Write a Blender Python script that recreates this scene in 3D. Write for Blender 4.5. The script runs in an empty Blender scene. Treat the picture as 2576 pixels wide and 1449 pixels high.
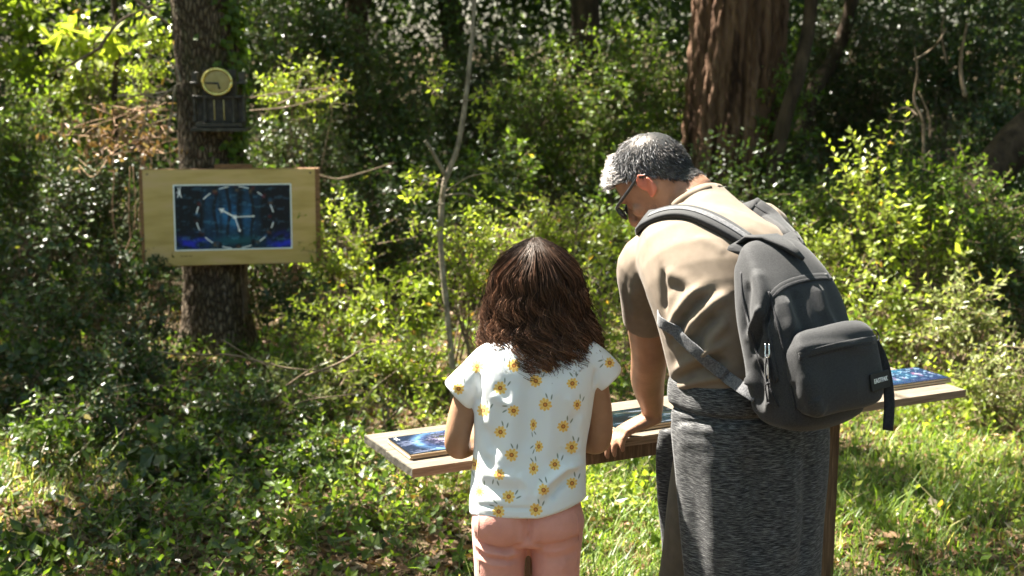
import bpy, math, random
import numpy as np
from mathutils import Vector, Matrix
from mathutils.bvhtree import BVHTree

# ------------------------------------------------------------------ camera, sky, sun, exposure
scene = bpy.context.scene
COL = scene.collection
LENS, PITCH = 46.1, math.radians(10.5)
CAM = np.array((0.0, 0.0, 1.69))
cam_data = bpy.data.cameras.new('camera')
cam_data.lens = LENS
cam_data.sensor_width = 36.0
cam_data.clip_start = 0.05
cam_data.clip_end = 600.0
cam_data.dof.use_dof = True
cam_data.dof.focus_distance = 2.9
cam_data.dof.aperture_fstop = 5.0
camera = bpy.data.objects.new('camera', cam_data)
camera.location = CAM
camera.rotation_euler = (math.pi / 2 - PITCH, 0, 0)
COL.objects.link(camera)
scene.camera = camera

SUN_DIR = np.array((-0.64, 0.45, 1.20))
SUN_DIR = SUN_DIR / np.linalg.norm(SUN_DIR)          # from the scene towards the sun
world = bpy.data.worlds.new('World')
scene.world = world
world.use_nodes = True
wn = world.node_tree.nodes
wn.clear()
sky = wn.new('ShaderNodeTexSky')
sky.sky_type = 'NISHITA'
sky.sun_disc = False
sky.sun_elevation = math.asin(SUN_DIR[2])
sky.sun_rotation = math.atan2(SUN_DIR[0], SUN_DIR[1])
sky.dust_density = 2.0
sky.air_density = 1.0
sky.ozone_density = 0.8
bg = wn.new('ShaderNodeBackground')
bg.inputs['Strength'].default_value = 0.05
wo = wn.new('ShaderNodeOutputWorld')
world.node_tree.links.new(sky.outputs[0], bg.inputs[0])
world.node_tree.links.new(bg.outputs[0], wo.inputs[0])
sun_data = bpy.data.lights.new('sun', 'SUN')
sun_data.energy = 5.0
sun_data.angle = math.radians(0.53)
sun_data.color = (1.0, 0.94, 0.84)
sun = bpy.data.objects.new('sun', sun_data)
sun.rotation_euler = Vector(SUN_DIR).to_track_quat('Z', 'Y').to_euler()
sun.location = (-6, 2, 9)
COL.objects.link(sun)
scene.view_settings.view_transform = 'Standard'
scene.view_settings.look = 'None'
scene.view_settings.gamma = 1.0
scene.view_settings.use_curve_mapping = False
scene.view_settings.exposure = 3.0
scene.render.engine = 'CYCLES'
scene.cycles.max_bounces = 8
scene.cycles.use_denoising = True

# ------------------------------------------------------------------ helpers
rng = np.random.default_rng(11)
F = LENS / 36.0 * 2576
SP, CP = math.sin(PITCH), math.cos(PITCH)
RIGHT, UP, FWD = np.array((1.0, 0, 0)), np.array((0, SP, CP)), np.array((0, CP, -SP))


def ray(u, v):
    return RIGHT * ((u - 1288) / F) + UP * ((724.5 - v) / F) + FWD


def W(u, v, d):
    """point of the survey grid at depth d"""
    return CAM + d * ray(u, v)


def Wy(u, v, y):
    r = ray(u, v)
    return CAM + r * (y / r[1])


def Wz(u, v, z):
    r = ray(u, v)
    return CAM + r * ((z - CAM[2]) / r[2])


def nrm(a):
    a = np.asarray(a, float)
    return a / np.maximum(np.linalg.norm(a, axis=-1, keepdims=True), 1e-9)


def fbm(P, scale, seed=0, octaves=3):
    r = np.random.default_rng(seed)
    out = np.zeros(len(P))
    amp, tot = 1.0, 0.0
    for o in range(octaves):
        for k in range(5):
            d = nrm(r.normal(size=3)) * scale * (0.7 + 0.6 * r.random())
            out += amp * np.sin(P @ d + r.random() * 6.28)
        tot += amp * 2.0
        amp *= 0.55
        scale *= 2.1
    return out / tot


def catmull(P, sub):
    P = np.asarray(P, float)
    if len(P) < 3 or sub < 2:
        if sub < 2:
            return P
        t = np.linspace(0, 1, sub + 1)[:, None]
        return P[0] * (1 - t) + P[-1] * t
    Q = np.vstack([2 * P[0] - P[1], P, 2 * P[-1] - P[-2]])
    out = []
    for i in range(1, len(Q) - 2):
        for k in range(sub):
            t = k / sub
            out.append(0.5 * (2 * Q[i] + (Q[i + 1] - Q[i - 1]) * t + (2 * Q[i - 1] - 5 * Q[i] + 4 * Q[i + 1] - Q[i + 2]) * t * t
                              + (3 * Q[i] - Q[i - 1] - 3 * Q[i + 1] + Q[i + 2]) * t ** 3))
    out.append(P[-1])
    return np.array(out)


class Geo:
    def __init__(self):
        self.V, self.Q, self.T, self.A, self.n = [], [], [], [], 0

    def add(self, V, Q=None, T=None, a=None):
        V = np.asarray(V, float)
        if Q is not None and len(Q):
            self.Q.append(np.asarray(Q, int).reshape(-1, 4) + self.n)
        if T is not None and len(T):
            self.T.append(np.asarray(T, int).reshape(-1, 3) + self.n)
        self.V.append(V)
        self.A.append(np.full(len(V), 0.5) if a is None else np.broadcast_to(np.asarray(a, float), (len(V),)))
        self.n += len(V)
        return self

    def arrays(self):
        V = np.vstack(self.V) if self.V else np.zeros((0, 3))
        Q = np.vstack(self.Q) if self.Q else np.zeros((0, 4), int)
        T = np.vstack(self.T) if self.T else np.zeros((0, 3), int)
        return V, Q, T, (np.concatenate(self.A) if self.A else np.zeros(0))

    def box(self, c, ax, h):
        c = np.asarray(c, float)
        ax = np.asarray(ax, float)
        s = np.array([(x, y, z) for x in (-1, 1) for y in (-1, 1) for z in (-1, 1)], float) * np.asarray(h, float)
        V = c + s @ ax
        return self.add(V, [(0, 1, 3, 2), (4, 6, 7, 5), (0, 4, 5, 1), (2, 3, 7, 6), (0, 2, 6, 4), (1, 5, 7, 3)])

    def bbox(self, c, ax, h, b):
        """box with bevelled edges"""
        h = np.asarray(h, float)
        pts, ids = [], {}
        V, Q, T = [], [], []
        for sx in (-1, 1):
            for sy in (-1, 1):
                for sz in (-1, 1):
                    for k in range(3):
                        p = h * (sx, sy, sz)
                        q = p - b * np.array((sx, sy, sz))
                        q[k] = p[k]
                        ids[(sx, sy, sz, k)] = len(V)
                        V.append(q)
        S = (-1, 1)
        for k in range(3):
            i, j = [m for m in range(3) if m != k]
            for s in S:
                f = []
                for a, bb in ((-1, -1), (1, -1), (1, 1), (-1, 1)):
                    key = [0, 0, 0]
                    key[k], key[i], key[j] = s, a, bb
                    f.append(ids[(*key, k)])
                Q.append(f)
            for a in S:                                  # edges along axis k
                for bb in S:
                    f = []
                    for s, kk in ((-1, i), (-1, j), (1, j), (1, i)):
                        key = [0, 0, 0]
                        key[k], key[i], key[j] = s, a, bb
                        f.append(ids[(*key, kk)])
                    Q.append(f)
        for sx in S:
            for sy in S:
                for sz in S:
                    T.append([ids[(sx, sy, sz, k)] for k in range(3)])
        V = np.asarray(c, float) + np.array(V) @ np.asarray(ax, float)
        return self.add(V, Q, T)

    def sweep(self, pts, ra, rb=None, ref=(1, 0, 0), n=16, sub=4, exp=2.0, cap=0.8, a=None, phase=0.0, radial=None):
        """closed tube along pts: half-widths ra along the ref direction, rb across"""
        pts = np.asarray(pts, float)
        m = len(pts)
        ra = np.broadcast_to(np.asarray(ra, float), (m,)).astype(float)
        rb = ra if rb is None else np.broadcast_to(np.asarray(rb, float), (m,)).astype(float)
        ref = np.asarray(ref, float)
        refs = np.broadcast_to(ref, (m, 3))
        D = catmull(np.hstack([pts, ra[:, None], rb[:, None], refs]), sub)
        P, ra, rb, refs = D[:, :3], np.maximum(D[:, 3], 1e-4), np.maximum(D[:, 4], 1e-4), D[:, 5:8]
        Tn = nrm(np.gradient(P, axis=0))
        if cap > 0:
            k = np.array((0.0, 0.35, 0.7, 0.92))
            hs = [(math.sin(t * math.pi / 2), math.cos(t * math.pi / 2)) for t in k[::-1]]
            r0, r1 = min(ra[0], rb[0]) * cap, min(ra[-1], rb[-1]) * cap
            Pa = np.array([P[0] - Tn[0] * r0 * s for s, c in hs])
            Pb = np.array([P[-1] + Tn[-1] * r1 * s for s, c in hs[::-1]])
            ca = np.array([c for s, c in hs])
            P = np.vstack([Pa, P[1:-1], Pb])
            Tn = np.vstack([np.repeat(Tn[:1], 4, 0), Tn[1:-1], np.repeat(Tn[-1:], 4, 0)])
            ra2 = np.concatenate([ra[0] * ca, ra[1:-1], ra[-1] * ca[::-1]])
            rb2 = np.concatenate([rb[0] * ca, rb[1:-1], rb[-1] * ca[::-1]])
            refs = np.vstack([np.repeat(refs[:1], 4, 0), refs[1:-1], np.repeat(refs[-1:], 4, 0)])
            ra, rb = ra2, rb2
        A = nrm(refs - Tn * np.sum(refs * Tn, 1, keepdims=True))
        B = np.cross(Tn, A)
        th = np.arange(n) / n * 2 * math.pi + phase
        c, s = np.cos(th), np.sin(th)
        c = np.sign(c) * np.abs(c) ** (2 / exp)
        s = np.sign(s) * np.abs(s) ** (2 / exp)
        R = np.ones((len(P), n)) if radial is None else radial(len(P), th)
        V = P[:, None] + (A[:, None] * (ra[:, None, None] * c[None, :, None]) + B[:, None] * (rb[:, None, None] * s[None, :, None])) * R[:, :, None]
        k = len(P)
        V = np.vstack([V.reshape(-1, 3), P[:1], P[-1:]])
        i = np.arange(k - 1)[:, None] * n
        j = np.arange(n)[None]
        j2 = (j + 1) % n
        Q = np.stack([i + j, i + j2, i + n + j2, i + n + j], -1).reshape(-1, 4)
        jj = np.arange(n)
        T = np.vstack([np.stack([np.full(n, k * n), (jj + 1) % n, jj], 1), np.stack([np.full(n, k * n + 1), (k - 1) * n + jj, (k - 1) * n + (jj + 1) % n], 1)])
        return self.add(V, Q, T, a)

    def ball(self, c, r, ax=None, n=16, m=10):
        ax = np.eye(3) if ax is None else np.asarray(ax, float)
        r = np.broadcast_to(np.asarray(r, float), (3,))
        ph = np.linspace(0, math.pi, m + 1)[1:-1]
        th = np.arange(n) / n * 2 * math.pi
        L = np.stack([np.sin(ph)[:, None] * np.cos(th), np.sin(ph)[:, None] * np.sin(th), np.cos(ph)[:, None] * np.ones(n)], -1).reshape(-1, 3)
        L = np.vstack([L, (0, 0, 1), (0, 0, -1)])
        k = m - 1
        i = np.arange(k - 1)[:, None] * n
        j = np.arange(n)[None]
        Q = np.stack([i + j, i + n + j, i + n + (j + 1) % n, i + (j + 1) % n], -1).reshape(-1, 4)
        jj = np.arange(n)
        T = np.vstack([np.stack([np.full(n, k * n), jj, (jj + 1) % n], 1), np.stack([np.full(n, k * n + 1), (k - 1) * n + (jj + 1) % n, (k - 1) * n + jj], 1)])
        return self.add(np.asarray(c, float) + (L * r) @ ax, Q, T)

    def ribbon(self, P, N, w, t, sub=1, taper=None):
        """flat strap along P, lying on the side of the normals N: width w, thickness t"""
        D = catmull(np.hstack([P, N]), sub) if sub > 1 else np.hstack([P, N])
        P, N = D[:, :3], nrm(D[:, 3:])
        Tn = nrm(np.gradient(P, axis=0))
        S = nrm(np.cross(Tn, N))
        N = np.cross(S, Tn)
        w = np.asarray(w, float)
        w = (np.interp(np.linspace(0, 1, len(P)), np.linspace(0, 1, len(w)), w) if w.ndim else np.full(len(P), w))[:, None]
        prof = [(-0.5, 0), (-0.5, 0.75), (-0.44, 1), (-0.2, 1.06), (0.2, 1.06), (0.44, 1), (0.5, 0.75), (0.5, 0)]
        V = np.stack([P + S * w * a + N * t * b for a, b in prof], 1)
        k, n = len(P), len(prof)
        i = np.arange(k - 1)[:, None] * n
        j = np.arange(n)[None]
        Q = np.stack([i + j, i + (j + 1) % n, i + n + (j + 1) % n, i + n + j], -1).reshape(-1, 4)
        e = (k - 1) * n
        Q = np.vstack([Q, [(3, 2, 1, 0), (4, 3, 0, 7), (7, 6, 5, 4), (e, e + 1, e + 2, e + 3), (e + 7, e, e + 3, e + 4), (e + 4, e + 5, e + 6, e + 7)]])
        return self.add(V.reshape(-1, 3), Q)


def to_mesh(name, V, Q=None, T=None, attr=None, smooth=True, uv=None):
    me = bpy.data.meshes.new(name)
    Q = np.zeros((0, 4), int) if Q is None else Q
    T = np.zeros((0, 3), int) if T is None else T
    nl = len(Q) * 4 + len(T) * 3
    me.vertices.add(len(V))
    me.vertices.foreach_set('co', np.ascontiguousarray(V, np.float32).ravel())
    me.loops.add(nl)
    me.loops.foreach_set('vertex_index', np.concatenate([Q.ravel(), T.ravel()]).astype(np.int32))
    me.polygons.add(len(Q) + len(T))
    st = np.concatenate([np.arange(len(Q)) * 4, len(Q) * 4 + np.arange(len(T)) * 3]).astype(np.int32)
    me.polygons.foreach_set('loop_start', st)
    me.polygons.foreach_set('use_smooth', np.full(len(Q) + len(T), bool(smooth)))
    if attr is not None:
        for k, v in (attr.items() if isinstance(attr, dict) else (('tint', attr),)):
            at = me.attributes.new(k, 'FLOAT', 'POINT')
            at.data.foreach_set('value', np.ascontiguousarray(v, np.float32))
    if uv is not None:
        l = me.uv_layers.new(name='UVMap')
        idx = np.concatenate([Q.ravel(), T.ravel()])
        l.data.foreach_set('uv', np.ascontiguousarray(uv[idx], np.float32).ravel())
    me.update(calc_edges=True)
    me.validate()
    return me


def world_loc(o):
    p = Vector((0, 0, 0))
    while o is not None:
        p = p + o.location
        o = o.parent
    return np.array(p)


def link(name, me, material, parent=None, at=None):
    o = bpy.data.objects.new(name, me)
    for m in (material if isinstance(material, (list, tuple)) else [material]):
        me.materials.append(m)
    COL.objects.link(o)
    if parent is not None:
        o.parent = parent
    return o


def part(name, g, material, parent=None, smooth=True, uv=None, attr=None, base=None):
    """one mesh object from world-space geometry; base = where its origin goes"""
    V, Q, T, A = g.arrays() if isinstance(g, Geo) else (g[0], g[1], g[2] if len(g) > 2 else None, g[3] if len(g) > 3 else None)
    org = world_loc(parent) if parent is not None else (np.zeros(3) if base is None else np.asarray(base, float))
    me = to_mesh(name, V - org, Q, T, attr if attr is not None else A, smooth, uv)
    o = link(name, me, material, parent)
    if parent is None:
        o.location = org
    return o


def tag(o, label=None, cat=None, group=None, kind=None):
    for k, v in (('label', label), ('category', cat), ('group', group), ('kind', kind)):
        if v:
            o[k] = v
    return o


def thing(name, loc, label, cat, group=None):
    o = bpy.data.objects.new(name, None)
    o.empty_display_size = 0.1
    o.location = loc
    COL.objects.link(o)
    return tag(o, label, cat, group)


def remesh(g, voxel, smooth=3, factor=0.5):
    V, Q, T, A = g.arrays()
    me = to_mesh('tmp', V, Q, T)
    o = bpy.data.objects.new('tmp', me)
    COL.objects.link(o)
    m = o.modifiers.new('r', 'REMESH')
    m.mode = 'VOXEL'
    m.voxel_size = voxel
    m.use_smooth_shade = True
    if smooth:
        s = o.modifiers.new('s', 'SMOOTH')
        s.factor, s.iterations = factor, smooth
    dg = bpy.context.evaluated_depsgraph_get()
    r = bpy.data.meshes.new_from_object(o.evaluated_get(dg))
    bpy.data.objects.remove(o)
    bpy.data.meshes.remove(me)
    V = np.empty(len(r.vertices) * 3, np.float32)
    r.vertices.foreach_get('co', V)
    lt = np.empty(len(r.polygons), np.int32)
    r.polygons.foreach_get('loop_total', lt)
    li = np.empty(len(r.loops), np.int32)
    r.loops.foreach_get('vertex_index', li)
    st = np.empty(len(r.polygons), np.int32)
    r.polygons.foreach_get('loop_start', st)
    q, t = st[lt == 4], st[lt == 3]
    Q = li[q[:, None] + np.arange(4)]
    T = li[t[:, None] + np.arange(3)] if len(t) else np.zeros((0, 3), int)
    bpy.data.meshes.remove(r)
    return V.reshape(-1, 3).astype(float), Q, T


def vnormals(V, Q, T=None):
    N = np.zeros_like(V)
    f = np.cross(V[Q[:, 2]] - V[Q[:, 0]], V[Q[:, 3]] - V[Q[:, 1]])
    for k in range(4):
        np.add.at(N, Q[:, k], f)
    if T is not None and len(T):
        f = np.cross(V[T[:, 1]] - V[T[:, 0]], V[T[:, 2]] - V[T[:, 0]])
        for k in range(3):
            np.add.at(N, T[:, k], f)
    return nrm(N)


def bvh_of(V, Q, T=None):
    polys = Q.tolist() + (T.tolist() if T is not None else [])
    return BVHTree.FromPolygons(V.tolist(), polys)


def trace(bvh, px, step=12):
    """3-D polyline on a surface, surveyed along a pixel path"""
    px = np.asarray(px, float)
    out = []
    dens = []
    for a, b in zip(px[:-1], px[1:]):
        k = max(1, int(np.hypot(*(b - a)) / step))
        dens += [a + (b - a) * i / k for i in range(k)]
    dens.append(px[-1])
    for u, v in dens:
        loc, n, i, d = bvh.ray_cast(Vector(CAM), Vector(ray(u, v)).normalized())
        if loc is not None:
            out.append(np.concatenate([np.array(loc), np.array(n)]))
    return np.array(out).reshape(-1, 6)


def polydist(V, P):
    best = np.full(len(V), 1e9)
    tt = np.zeros(len(V))
    L = max(1, len(P) - 1)
    for k, (a, b) in enumerate(zip(P[:-1], P[1:])):
        ab = b - a
        t = np.clip(((V - a) @ ab) / max(ab @ ab, 1e-12), 0, 1)
        d = np.linalg.norm(V - a - t[:, None] * ab, axis=1)
        m = d < best
        best[m] = d[m]
        tt[m] = (k + t[m]) / L
    return best, tt


def creases(V, N, bvh, specs):
    """push ridges (amp>0) and valleys (amp<0) into cloth along pixel paths: (path, width, amp)"""
    off = np.zeros(len(V))
    for px, w, amp in specs:
        h = trace(bvh, px, 10)
        if len(h) < 2:
            continue
        d, t = polydist(V, h[:, :3])
        off += amp * np.exp(-(d / w) ** 2) * np.clip(np.sin(np.clip(t, 0.03, 0.97) * math.pi) * 1.8, 0, 1)
    return V + N * off[:, None]


# ------------------------------------------------------------------ materials
def base_mat(name):
    m = bpy.data.materials.new(name)
    m.use_nodes = True
    nt = m.node_tree
    return m, nt, nt.nodes['Principled BSDF']


def node(nt, kind, **kw):
    n = nt.nodes.new(kind)
    for k, v in kw.items():
        if k in n.inputs:
            n.inputs[k].default_value = v
        else:
            setattr(n, k, v)
    return n


def coords(nt, stretch=(1, 1, 1), kind='Object', rot=(0, 0, 0)):
    tc = node(nt, 'ShaderNodeTexCoord')
    mp = node(nt, 'ShaderNodeMapping')
    mp.inputs['Scale'].default_value = stretch
    mp.inputs['Rotation'].default_value = rot
    nt.links.new(tc.outputs[kind], mp.inputs['Vector'])
    return mp.outputs[0]


def ramp(nt, fac, stops):
    r = node(nt, 'ShaderNodeValToRGB')
    e = r.color_ramp.elements
    while len(e) < len(stops):
        e.new(0.5)
    for x, (p, c) in zip(e, stops):
        x.position = p
        x.color = (*c, 1) if len(c) == 3 else c
    nt.links.new(fac, r.inputs[0])
    return r.outputs[0]


def noise(nt, vec, scale, detail=4, rough=0.55, dist=0.0):
    n = node(nt, 'ShaderNodeTexNoise')
    n.inputs['Scale'].default_value = scale
    n.inputs['Detail'].default_value = detail
    n.inputs['Roughness'].default_value = rough
    n.inputs['Distortion'].default_value = dist
    nt.links.new(vec, n.inputs['Vector'])
    return n.outputs['Fac']


def add_bump(nt, b, h, strength, dist):
    bp = node(nt, 'ShaderNodeBump')
    bp.inputs['Strength'].default_value = strength
    bp.inputs['Distance'].default_value = dist
    nt.links.new(h, bp.inputs['Height'])
    nt.links.new(bp.outputs[0], b.inputs['Normal'])


def mat(name, stops, scale=8, stretch=(1, 1, 1), rough=0.7, spec=0.3, bump=0.0, bscale=None, bdist=0.01, detail=5, metallic=0, dist=0.0, sheen=0.0, bstretch=None, rot=(0, 0, 0)):
    m, nt, b = base_mat(name)
    v = coords(nt, stretch, rot=rot)
    f = noise(nt, v, scale, detail, dist=dist)
    nt.links.new(ramp(nt, f, stops), b.inputs['Base Color'])
    b.inputs['Roughness'].default_value = rough
    b.inputs['Specular IOR Level'].default_value = spec
    b.inputs['Metallic'].default_value = metallic
    if sheen:
        b.inputs['Sheen Weight'].default_value = sheen
    if bump:
        v2 = v if bstretch is None else coords(nt, bstretch, rot=rot)
        add_bump(nt, b, noise(nt, v2, bscale or scale * 3, 4), bump, bdist)
    return m


def leaf_mat(name, stops, trans=0.35, rough=0.38, spec=0.5, tcol=2.0):
    """leaf colour comes from each leaf's own tint; part of the light passes through"""
    m, nt, b = base_mat(name)
    at = node(nt, 'ShaderNodeAttribute', attribute_name='tint')
    c = ramp(nt, at.outputs['Fac'], stops)
    nt.links.new(c, b.inputs['Base Color'])
    b.inputs['Roughness'].default_value = rough
    b.inputs['Specular IOR Level'].default_value = spec
    tr = node(nt, 'ShaderNodeBsdfTranslucent')
    mx = node(nt, 'ShaderNodeMix', data_type='RGBA', blend_type='MULTIPLY')
    mx.inputs[0].default_value = 1.0
    nt.links.new(c, mx.inputs[6])
    mx.inputs[7].default_value = (tcol * 1.05, tcol * 1.1, tcol * 0.45, 1)
    nt.links.new(mx.outputs[2], tr.inputs['Color'])
    ms = node(nt, 'ShaderNodeMixShader')
    ms.inputs[0].default_value = trans
    nt.links.new(b.outputs[0], ms.inputs[1])
    nt.links.new(tr.outputs[0], ms.inputs[2])
    nt.links.new(ms.outputs[0], nt.nodes['Material Output'].inputs[0])
    return m


def image_mat(name, arr, rough=0.35, spec=0.4):
    """flat print, drawn by code: arr is (h, w, 3) display colour, row 0 at the top"""
    h, w = arr.shape[:2]
    im = bpy.data.images.new(name, w, h, alpha=False)
    px = np.ones((h, w, 4), np.float32)
    px[..., :3] = np.clip(arr[::-1], 0, 1)
    im.pixels.foreach_set(px.ravel())
    im.update()
    im.pack()
    m, nt, b = base_mat(name)
    t = node(nt, 'ShaderNodeTexImage')
    t.image = im
    uv = node(nt, 'ShaderNodeUVMap')
    nt.links.new(uv.outputs[0], t.inputs[0])
    nt.links.new(t.outputs[0], b.inputs['Base Color'])
    b.inputs['Roughness'].default_value = rough
    b.inputs['Specular IOR Level'].default_value = spec
    return m, nt, b


M = {}
m, nt, b = base_mat('oak_bark')
v = coords(nt, (1, 1, 0.34))
vo = node(nt, 'ShaderNodeTexVoronoi', feature='DISTANCE_TO_EDGE')
vo.inputs['Scale'].default_value = 46
wv = node(nt, 'ShaderNodeVectorMath', operation='ADD')
nz_ = node(nt, 'ShaderNodeTexNoise')
nz_.inputs['Scale'].default_value = 30
nz_.inputs['Detail'].default_value = 4
sc_ = node(nt, 'ShaderNodeVectorMath', operation='SCALE')
sc_.inputs['Scale'].default_value = 0.03
nt.links.new(v, nz_.inputs['Vector'])
nt.links.new(nz_.outputs['Color'], sc_.inputs[0])
nt.links.new(v, wv.inputs[0])
nt.links.new(sc_.outputs[0], wv.inputs[1])
nt.links.new(wv.outputs[0], vo.inputs['Vector'])
plate = ramp(nt, vo.outputs['Distance'], [(0.0, (0, 0, 0)), (0.28, (1, 1, 1))])
tone = ramp(nt, noise(nt, coords(nt), 9, 6), [(0.3, (0.10, 0.075, 0.048)), (0.55, (0.19, 0.145, 0.098)), (0.75, (0.27, 0.22, 0.155))])
mxb = node(nt, 'ShaderNodeMix', data_type='RGBA')
nt.links.new(plate, mxb.inputs[0])
mxb.inputs[6].default_value = (0.035, 0.024, 0.015, 1)
nt.links.new(tone, mxb.inputs[7])
moss = node(nt, 'ShaderNodeMix', data_type='RGBA')
nt.links.new(ramp(nt, noise(nt, coords(nt), 3.2, 6, dist=1.0), [(0.56, (0, 0, 0)), (0.72, (0.7, 0.7, 0.7))]), moss.inputs[0])
nt.links.new(mxb.outputs[2], moss.inputs[6])
moss.inputs[7].default_value = (0.05, 0.06, 0.018, 1)
nt.links.new(moss.outputs[2], b.inputs['Base Color'])
b.inputs['Roughness'].default_value = 0.9
b.inputs['Specular IOR Level'].default_value = 0.15
add_bump(nt, b, plate, 1.0, 0.012)
M['bark_oak'] = m
M['bark_cypress'] = mat('cypress_bark', [(0.32, (0.022, 0.012, 0.008)), (0.48, (0.10, 0.056, 0.035)), (0.75, (0.22, 0.135, 0.09))], 17, (1, 1, 0.09), 0.9, 0.12, 1.0, 40, 0.02, 6, bstretch=(1, 1, 0.08))
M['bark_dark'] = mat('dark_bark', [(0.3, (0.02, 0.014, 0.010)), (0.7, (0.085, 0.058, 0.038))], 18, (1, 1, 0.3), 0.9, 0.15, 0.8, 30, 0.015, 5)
M['bark_pale'] = mat('sapling_bark', [(0.3, (0.12, 0.095, 0.065)), (0.5, (0.22, 0.18, 0.13)), (0.75, (0.36, 0.31, 0.235))], 40, (1, 1, 0.5), 0.8, 0.2, 0.5, 80, 0.004, 5)
M['twig'] = mat('twig_bark', [(0.3, (0.09, 0.06, 0.04)), (0.7, (0.24, 0.18, 0.12))], 30, (1, 1, 1), 0.85, 0.2)
M['dry'] = mat('dry_stem', [(0.3, (0.2, 0.11, 0.06)), (0.7, (0.4, 0.27, 0.17))], 30, (1, 1, 1), 0.85, 0.2)
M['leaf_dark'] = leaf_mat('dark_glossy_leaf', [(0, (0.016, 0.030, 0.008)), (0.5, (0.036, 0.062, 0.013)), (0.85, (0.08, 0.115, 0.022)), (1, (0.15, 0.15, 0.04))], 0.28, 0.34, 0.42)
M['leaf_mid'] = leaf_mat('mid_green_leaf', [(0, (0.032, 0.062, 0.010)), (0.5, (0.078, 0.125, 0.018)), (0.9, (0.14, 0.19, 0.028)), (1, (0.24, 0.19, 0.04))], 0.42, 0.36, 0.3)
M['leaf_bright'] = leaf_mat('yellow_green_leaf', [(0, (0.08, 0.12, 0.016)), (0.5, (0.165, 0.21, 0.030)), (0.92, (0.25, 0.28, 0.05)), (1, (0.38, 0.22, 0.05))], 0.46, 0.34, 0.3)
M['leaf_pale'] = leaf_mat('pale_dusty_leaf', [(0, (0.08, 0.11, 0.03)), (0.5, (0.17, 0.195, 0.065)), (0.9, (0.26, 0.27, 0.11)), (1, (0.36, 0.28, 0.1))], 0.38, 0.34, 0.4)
M['leaf_dry'] = leaf_mat('dead_leaf', [(0, (0.12, 0.06, 0.03)), (0.5, (0.24, 0.14, 0.08)), (0.85, (0.36, 0.24, 0.15)), (1, (0.45, 0.36, 0.27))], 0.2, 0.6, 0.25, 1.1)
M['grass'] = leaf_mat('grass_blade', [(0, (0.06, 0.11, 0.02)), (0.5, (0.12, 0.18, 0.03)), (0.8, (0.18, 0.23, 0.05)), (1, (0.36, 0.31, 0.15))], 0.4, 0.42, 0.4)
M['black_plastic'] = mat('black_plastic', [(0.3, (0.012, 0.012, 0.013)), (0.7, (0.02, 0.02, 0.022))], 40, rough=0.35, spec=0.5)
M['steel'] = mat('bright_steel', [(0.3, (0.55, 0.55, 0.53)), (0.7, (0.7, 0.7, 0.68))], 60, rough=0.25, spec=0.5, metallic=1.0)
M['white_thread'] = mat('white_thread', [(0.3, (0.7, 0.7, 0.7)), (0.7, (0.8, 0.8, 0.8))], 60, rough=0.7)
M['ground'] = mat('forest_floor', [(0.25, (0.03, 0.02, 0.012)), (0.5, (0.085, 0.06, 0.035)), (0.75, (0.16, 0.12, 0.07))], 14, (1, 1, 1), 0.95, 0.1, 0.9, 60, 0.03, 8)


# ------------------------------------------------------------------ leaves
def leaf_geo(P, D, N, L, wr, fold=0.12, droop=0.1):
    """n leaves of four faces each: a midrib fold and a bent tip"""
    P, D, N = np.asarray(P), nrm(D), np.asarray(N)
    S = nrm(np.cross(N, D))
    N = np.cross(D, S)
    L = np.asarray(L)[:, None]
    wr = np.broadcast_to(np.asarray(wr, float), (len(P),))[:, None]
    mid = P + D * L * 0.5 - N * L * fold * wr
    lf = P + D * L * 0.45 + S * L * wr * 0.5
    rt = P + D * L * 0.45 - S * L * wr * 0.5
    tip = P + D * L - N * L * droop
    V = np.stack([P, lf, mid, rt, tip], 1).reshape(-1, 3)
    i = np.arange(len(P))[:, None, None] * 5
    T = (np.array([(0, 2, 1), (0, 3, 2), (1, 2, 4), (2, 3, 4)])[None] + i).reshape(-1, 3)
    return V, T


def card_geo(P, D, N, L, wr):
    """n simple leaves of two faces each"""
    D = nrm(D)
    S = nrm(np.cross(N, D))
    L = np.asarray(L)[:, None]
    bend = np.cross(D, S) * L * 0.12
    V = np.stack([P, P + D * L * 0.45 + S * L * wr * 0.5 + bend, P + D * L, P + D * L * 0.45 - S * L * wr * 0.5 + bend], 1).reshape(-1, 3)
    i = np.arange(len(P))[:, None, None] * 4
    T = (np.array([(0, 1, 2), (0, 2, 3)])[None] + i).reshape(-1, 3)
    return V, T


def tubes(g, A, B, r0, r1=None, mid=None):
    """many thin three-sided twigs at once, from A to B"""
    A, B = np.asarray(A, float), np.asarray(B, float)
    if len(A) == 0:
        return
    d = nrm(B - A)
    e = nrm(np.cross(d, np.where(np.abs(d[:, 2:3]) < 0.9, (0, 0, 1.0), (1.0, 0, 0))))
    f = np.cross(d, e)
    r0 = np.broadcast_to(np.asarray(r0, float), (len(A),))[:, None]
    r1 = r0 * 0.5 if r1 is None else np.broadcast_to(np.asarray(r1, float), (len(A),))[:, None]
    V = []
    for c, r in ((A, r0), (B, r1)):
        for k in range(3):
            t = k * 2.0944
            V.append(c + (e * math.cos(t) + f * math.sin(t)) * r)
    V = np.stack(V, 1).reshape(-1, 3)
    i = np.arange(len(A))[:, None, None] * 6
    Q = (np.array([(0, 1, 4, 3), (1, 2, 5, 4), (2, 0, 3, 5)])[None] + i).reshape(-1, 4)
    g.add(V, Q)


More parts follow.
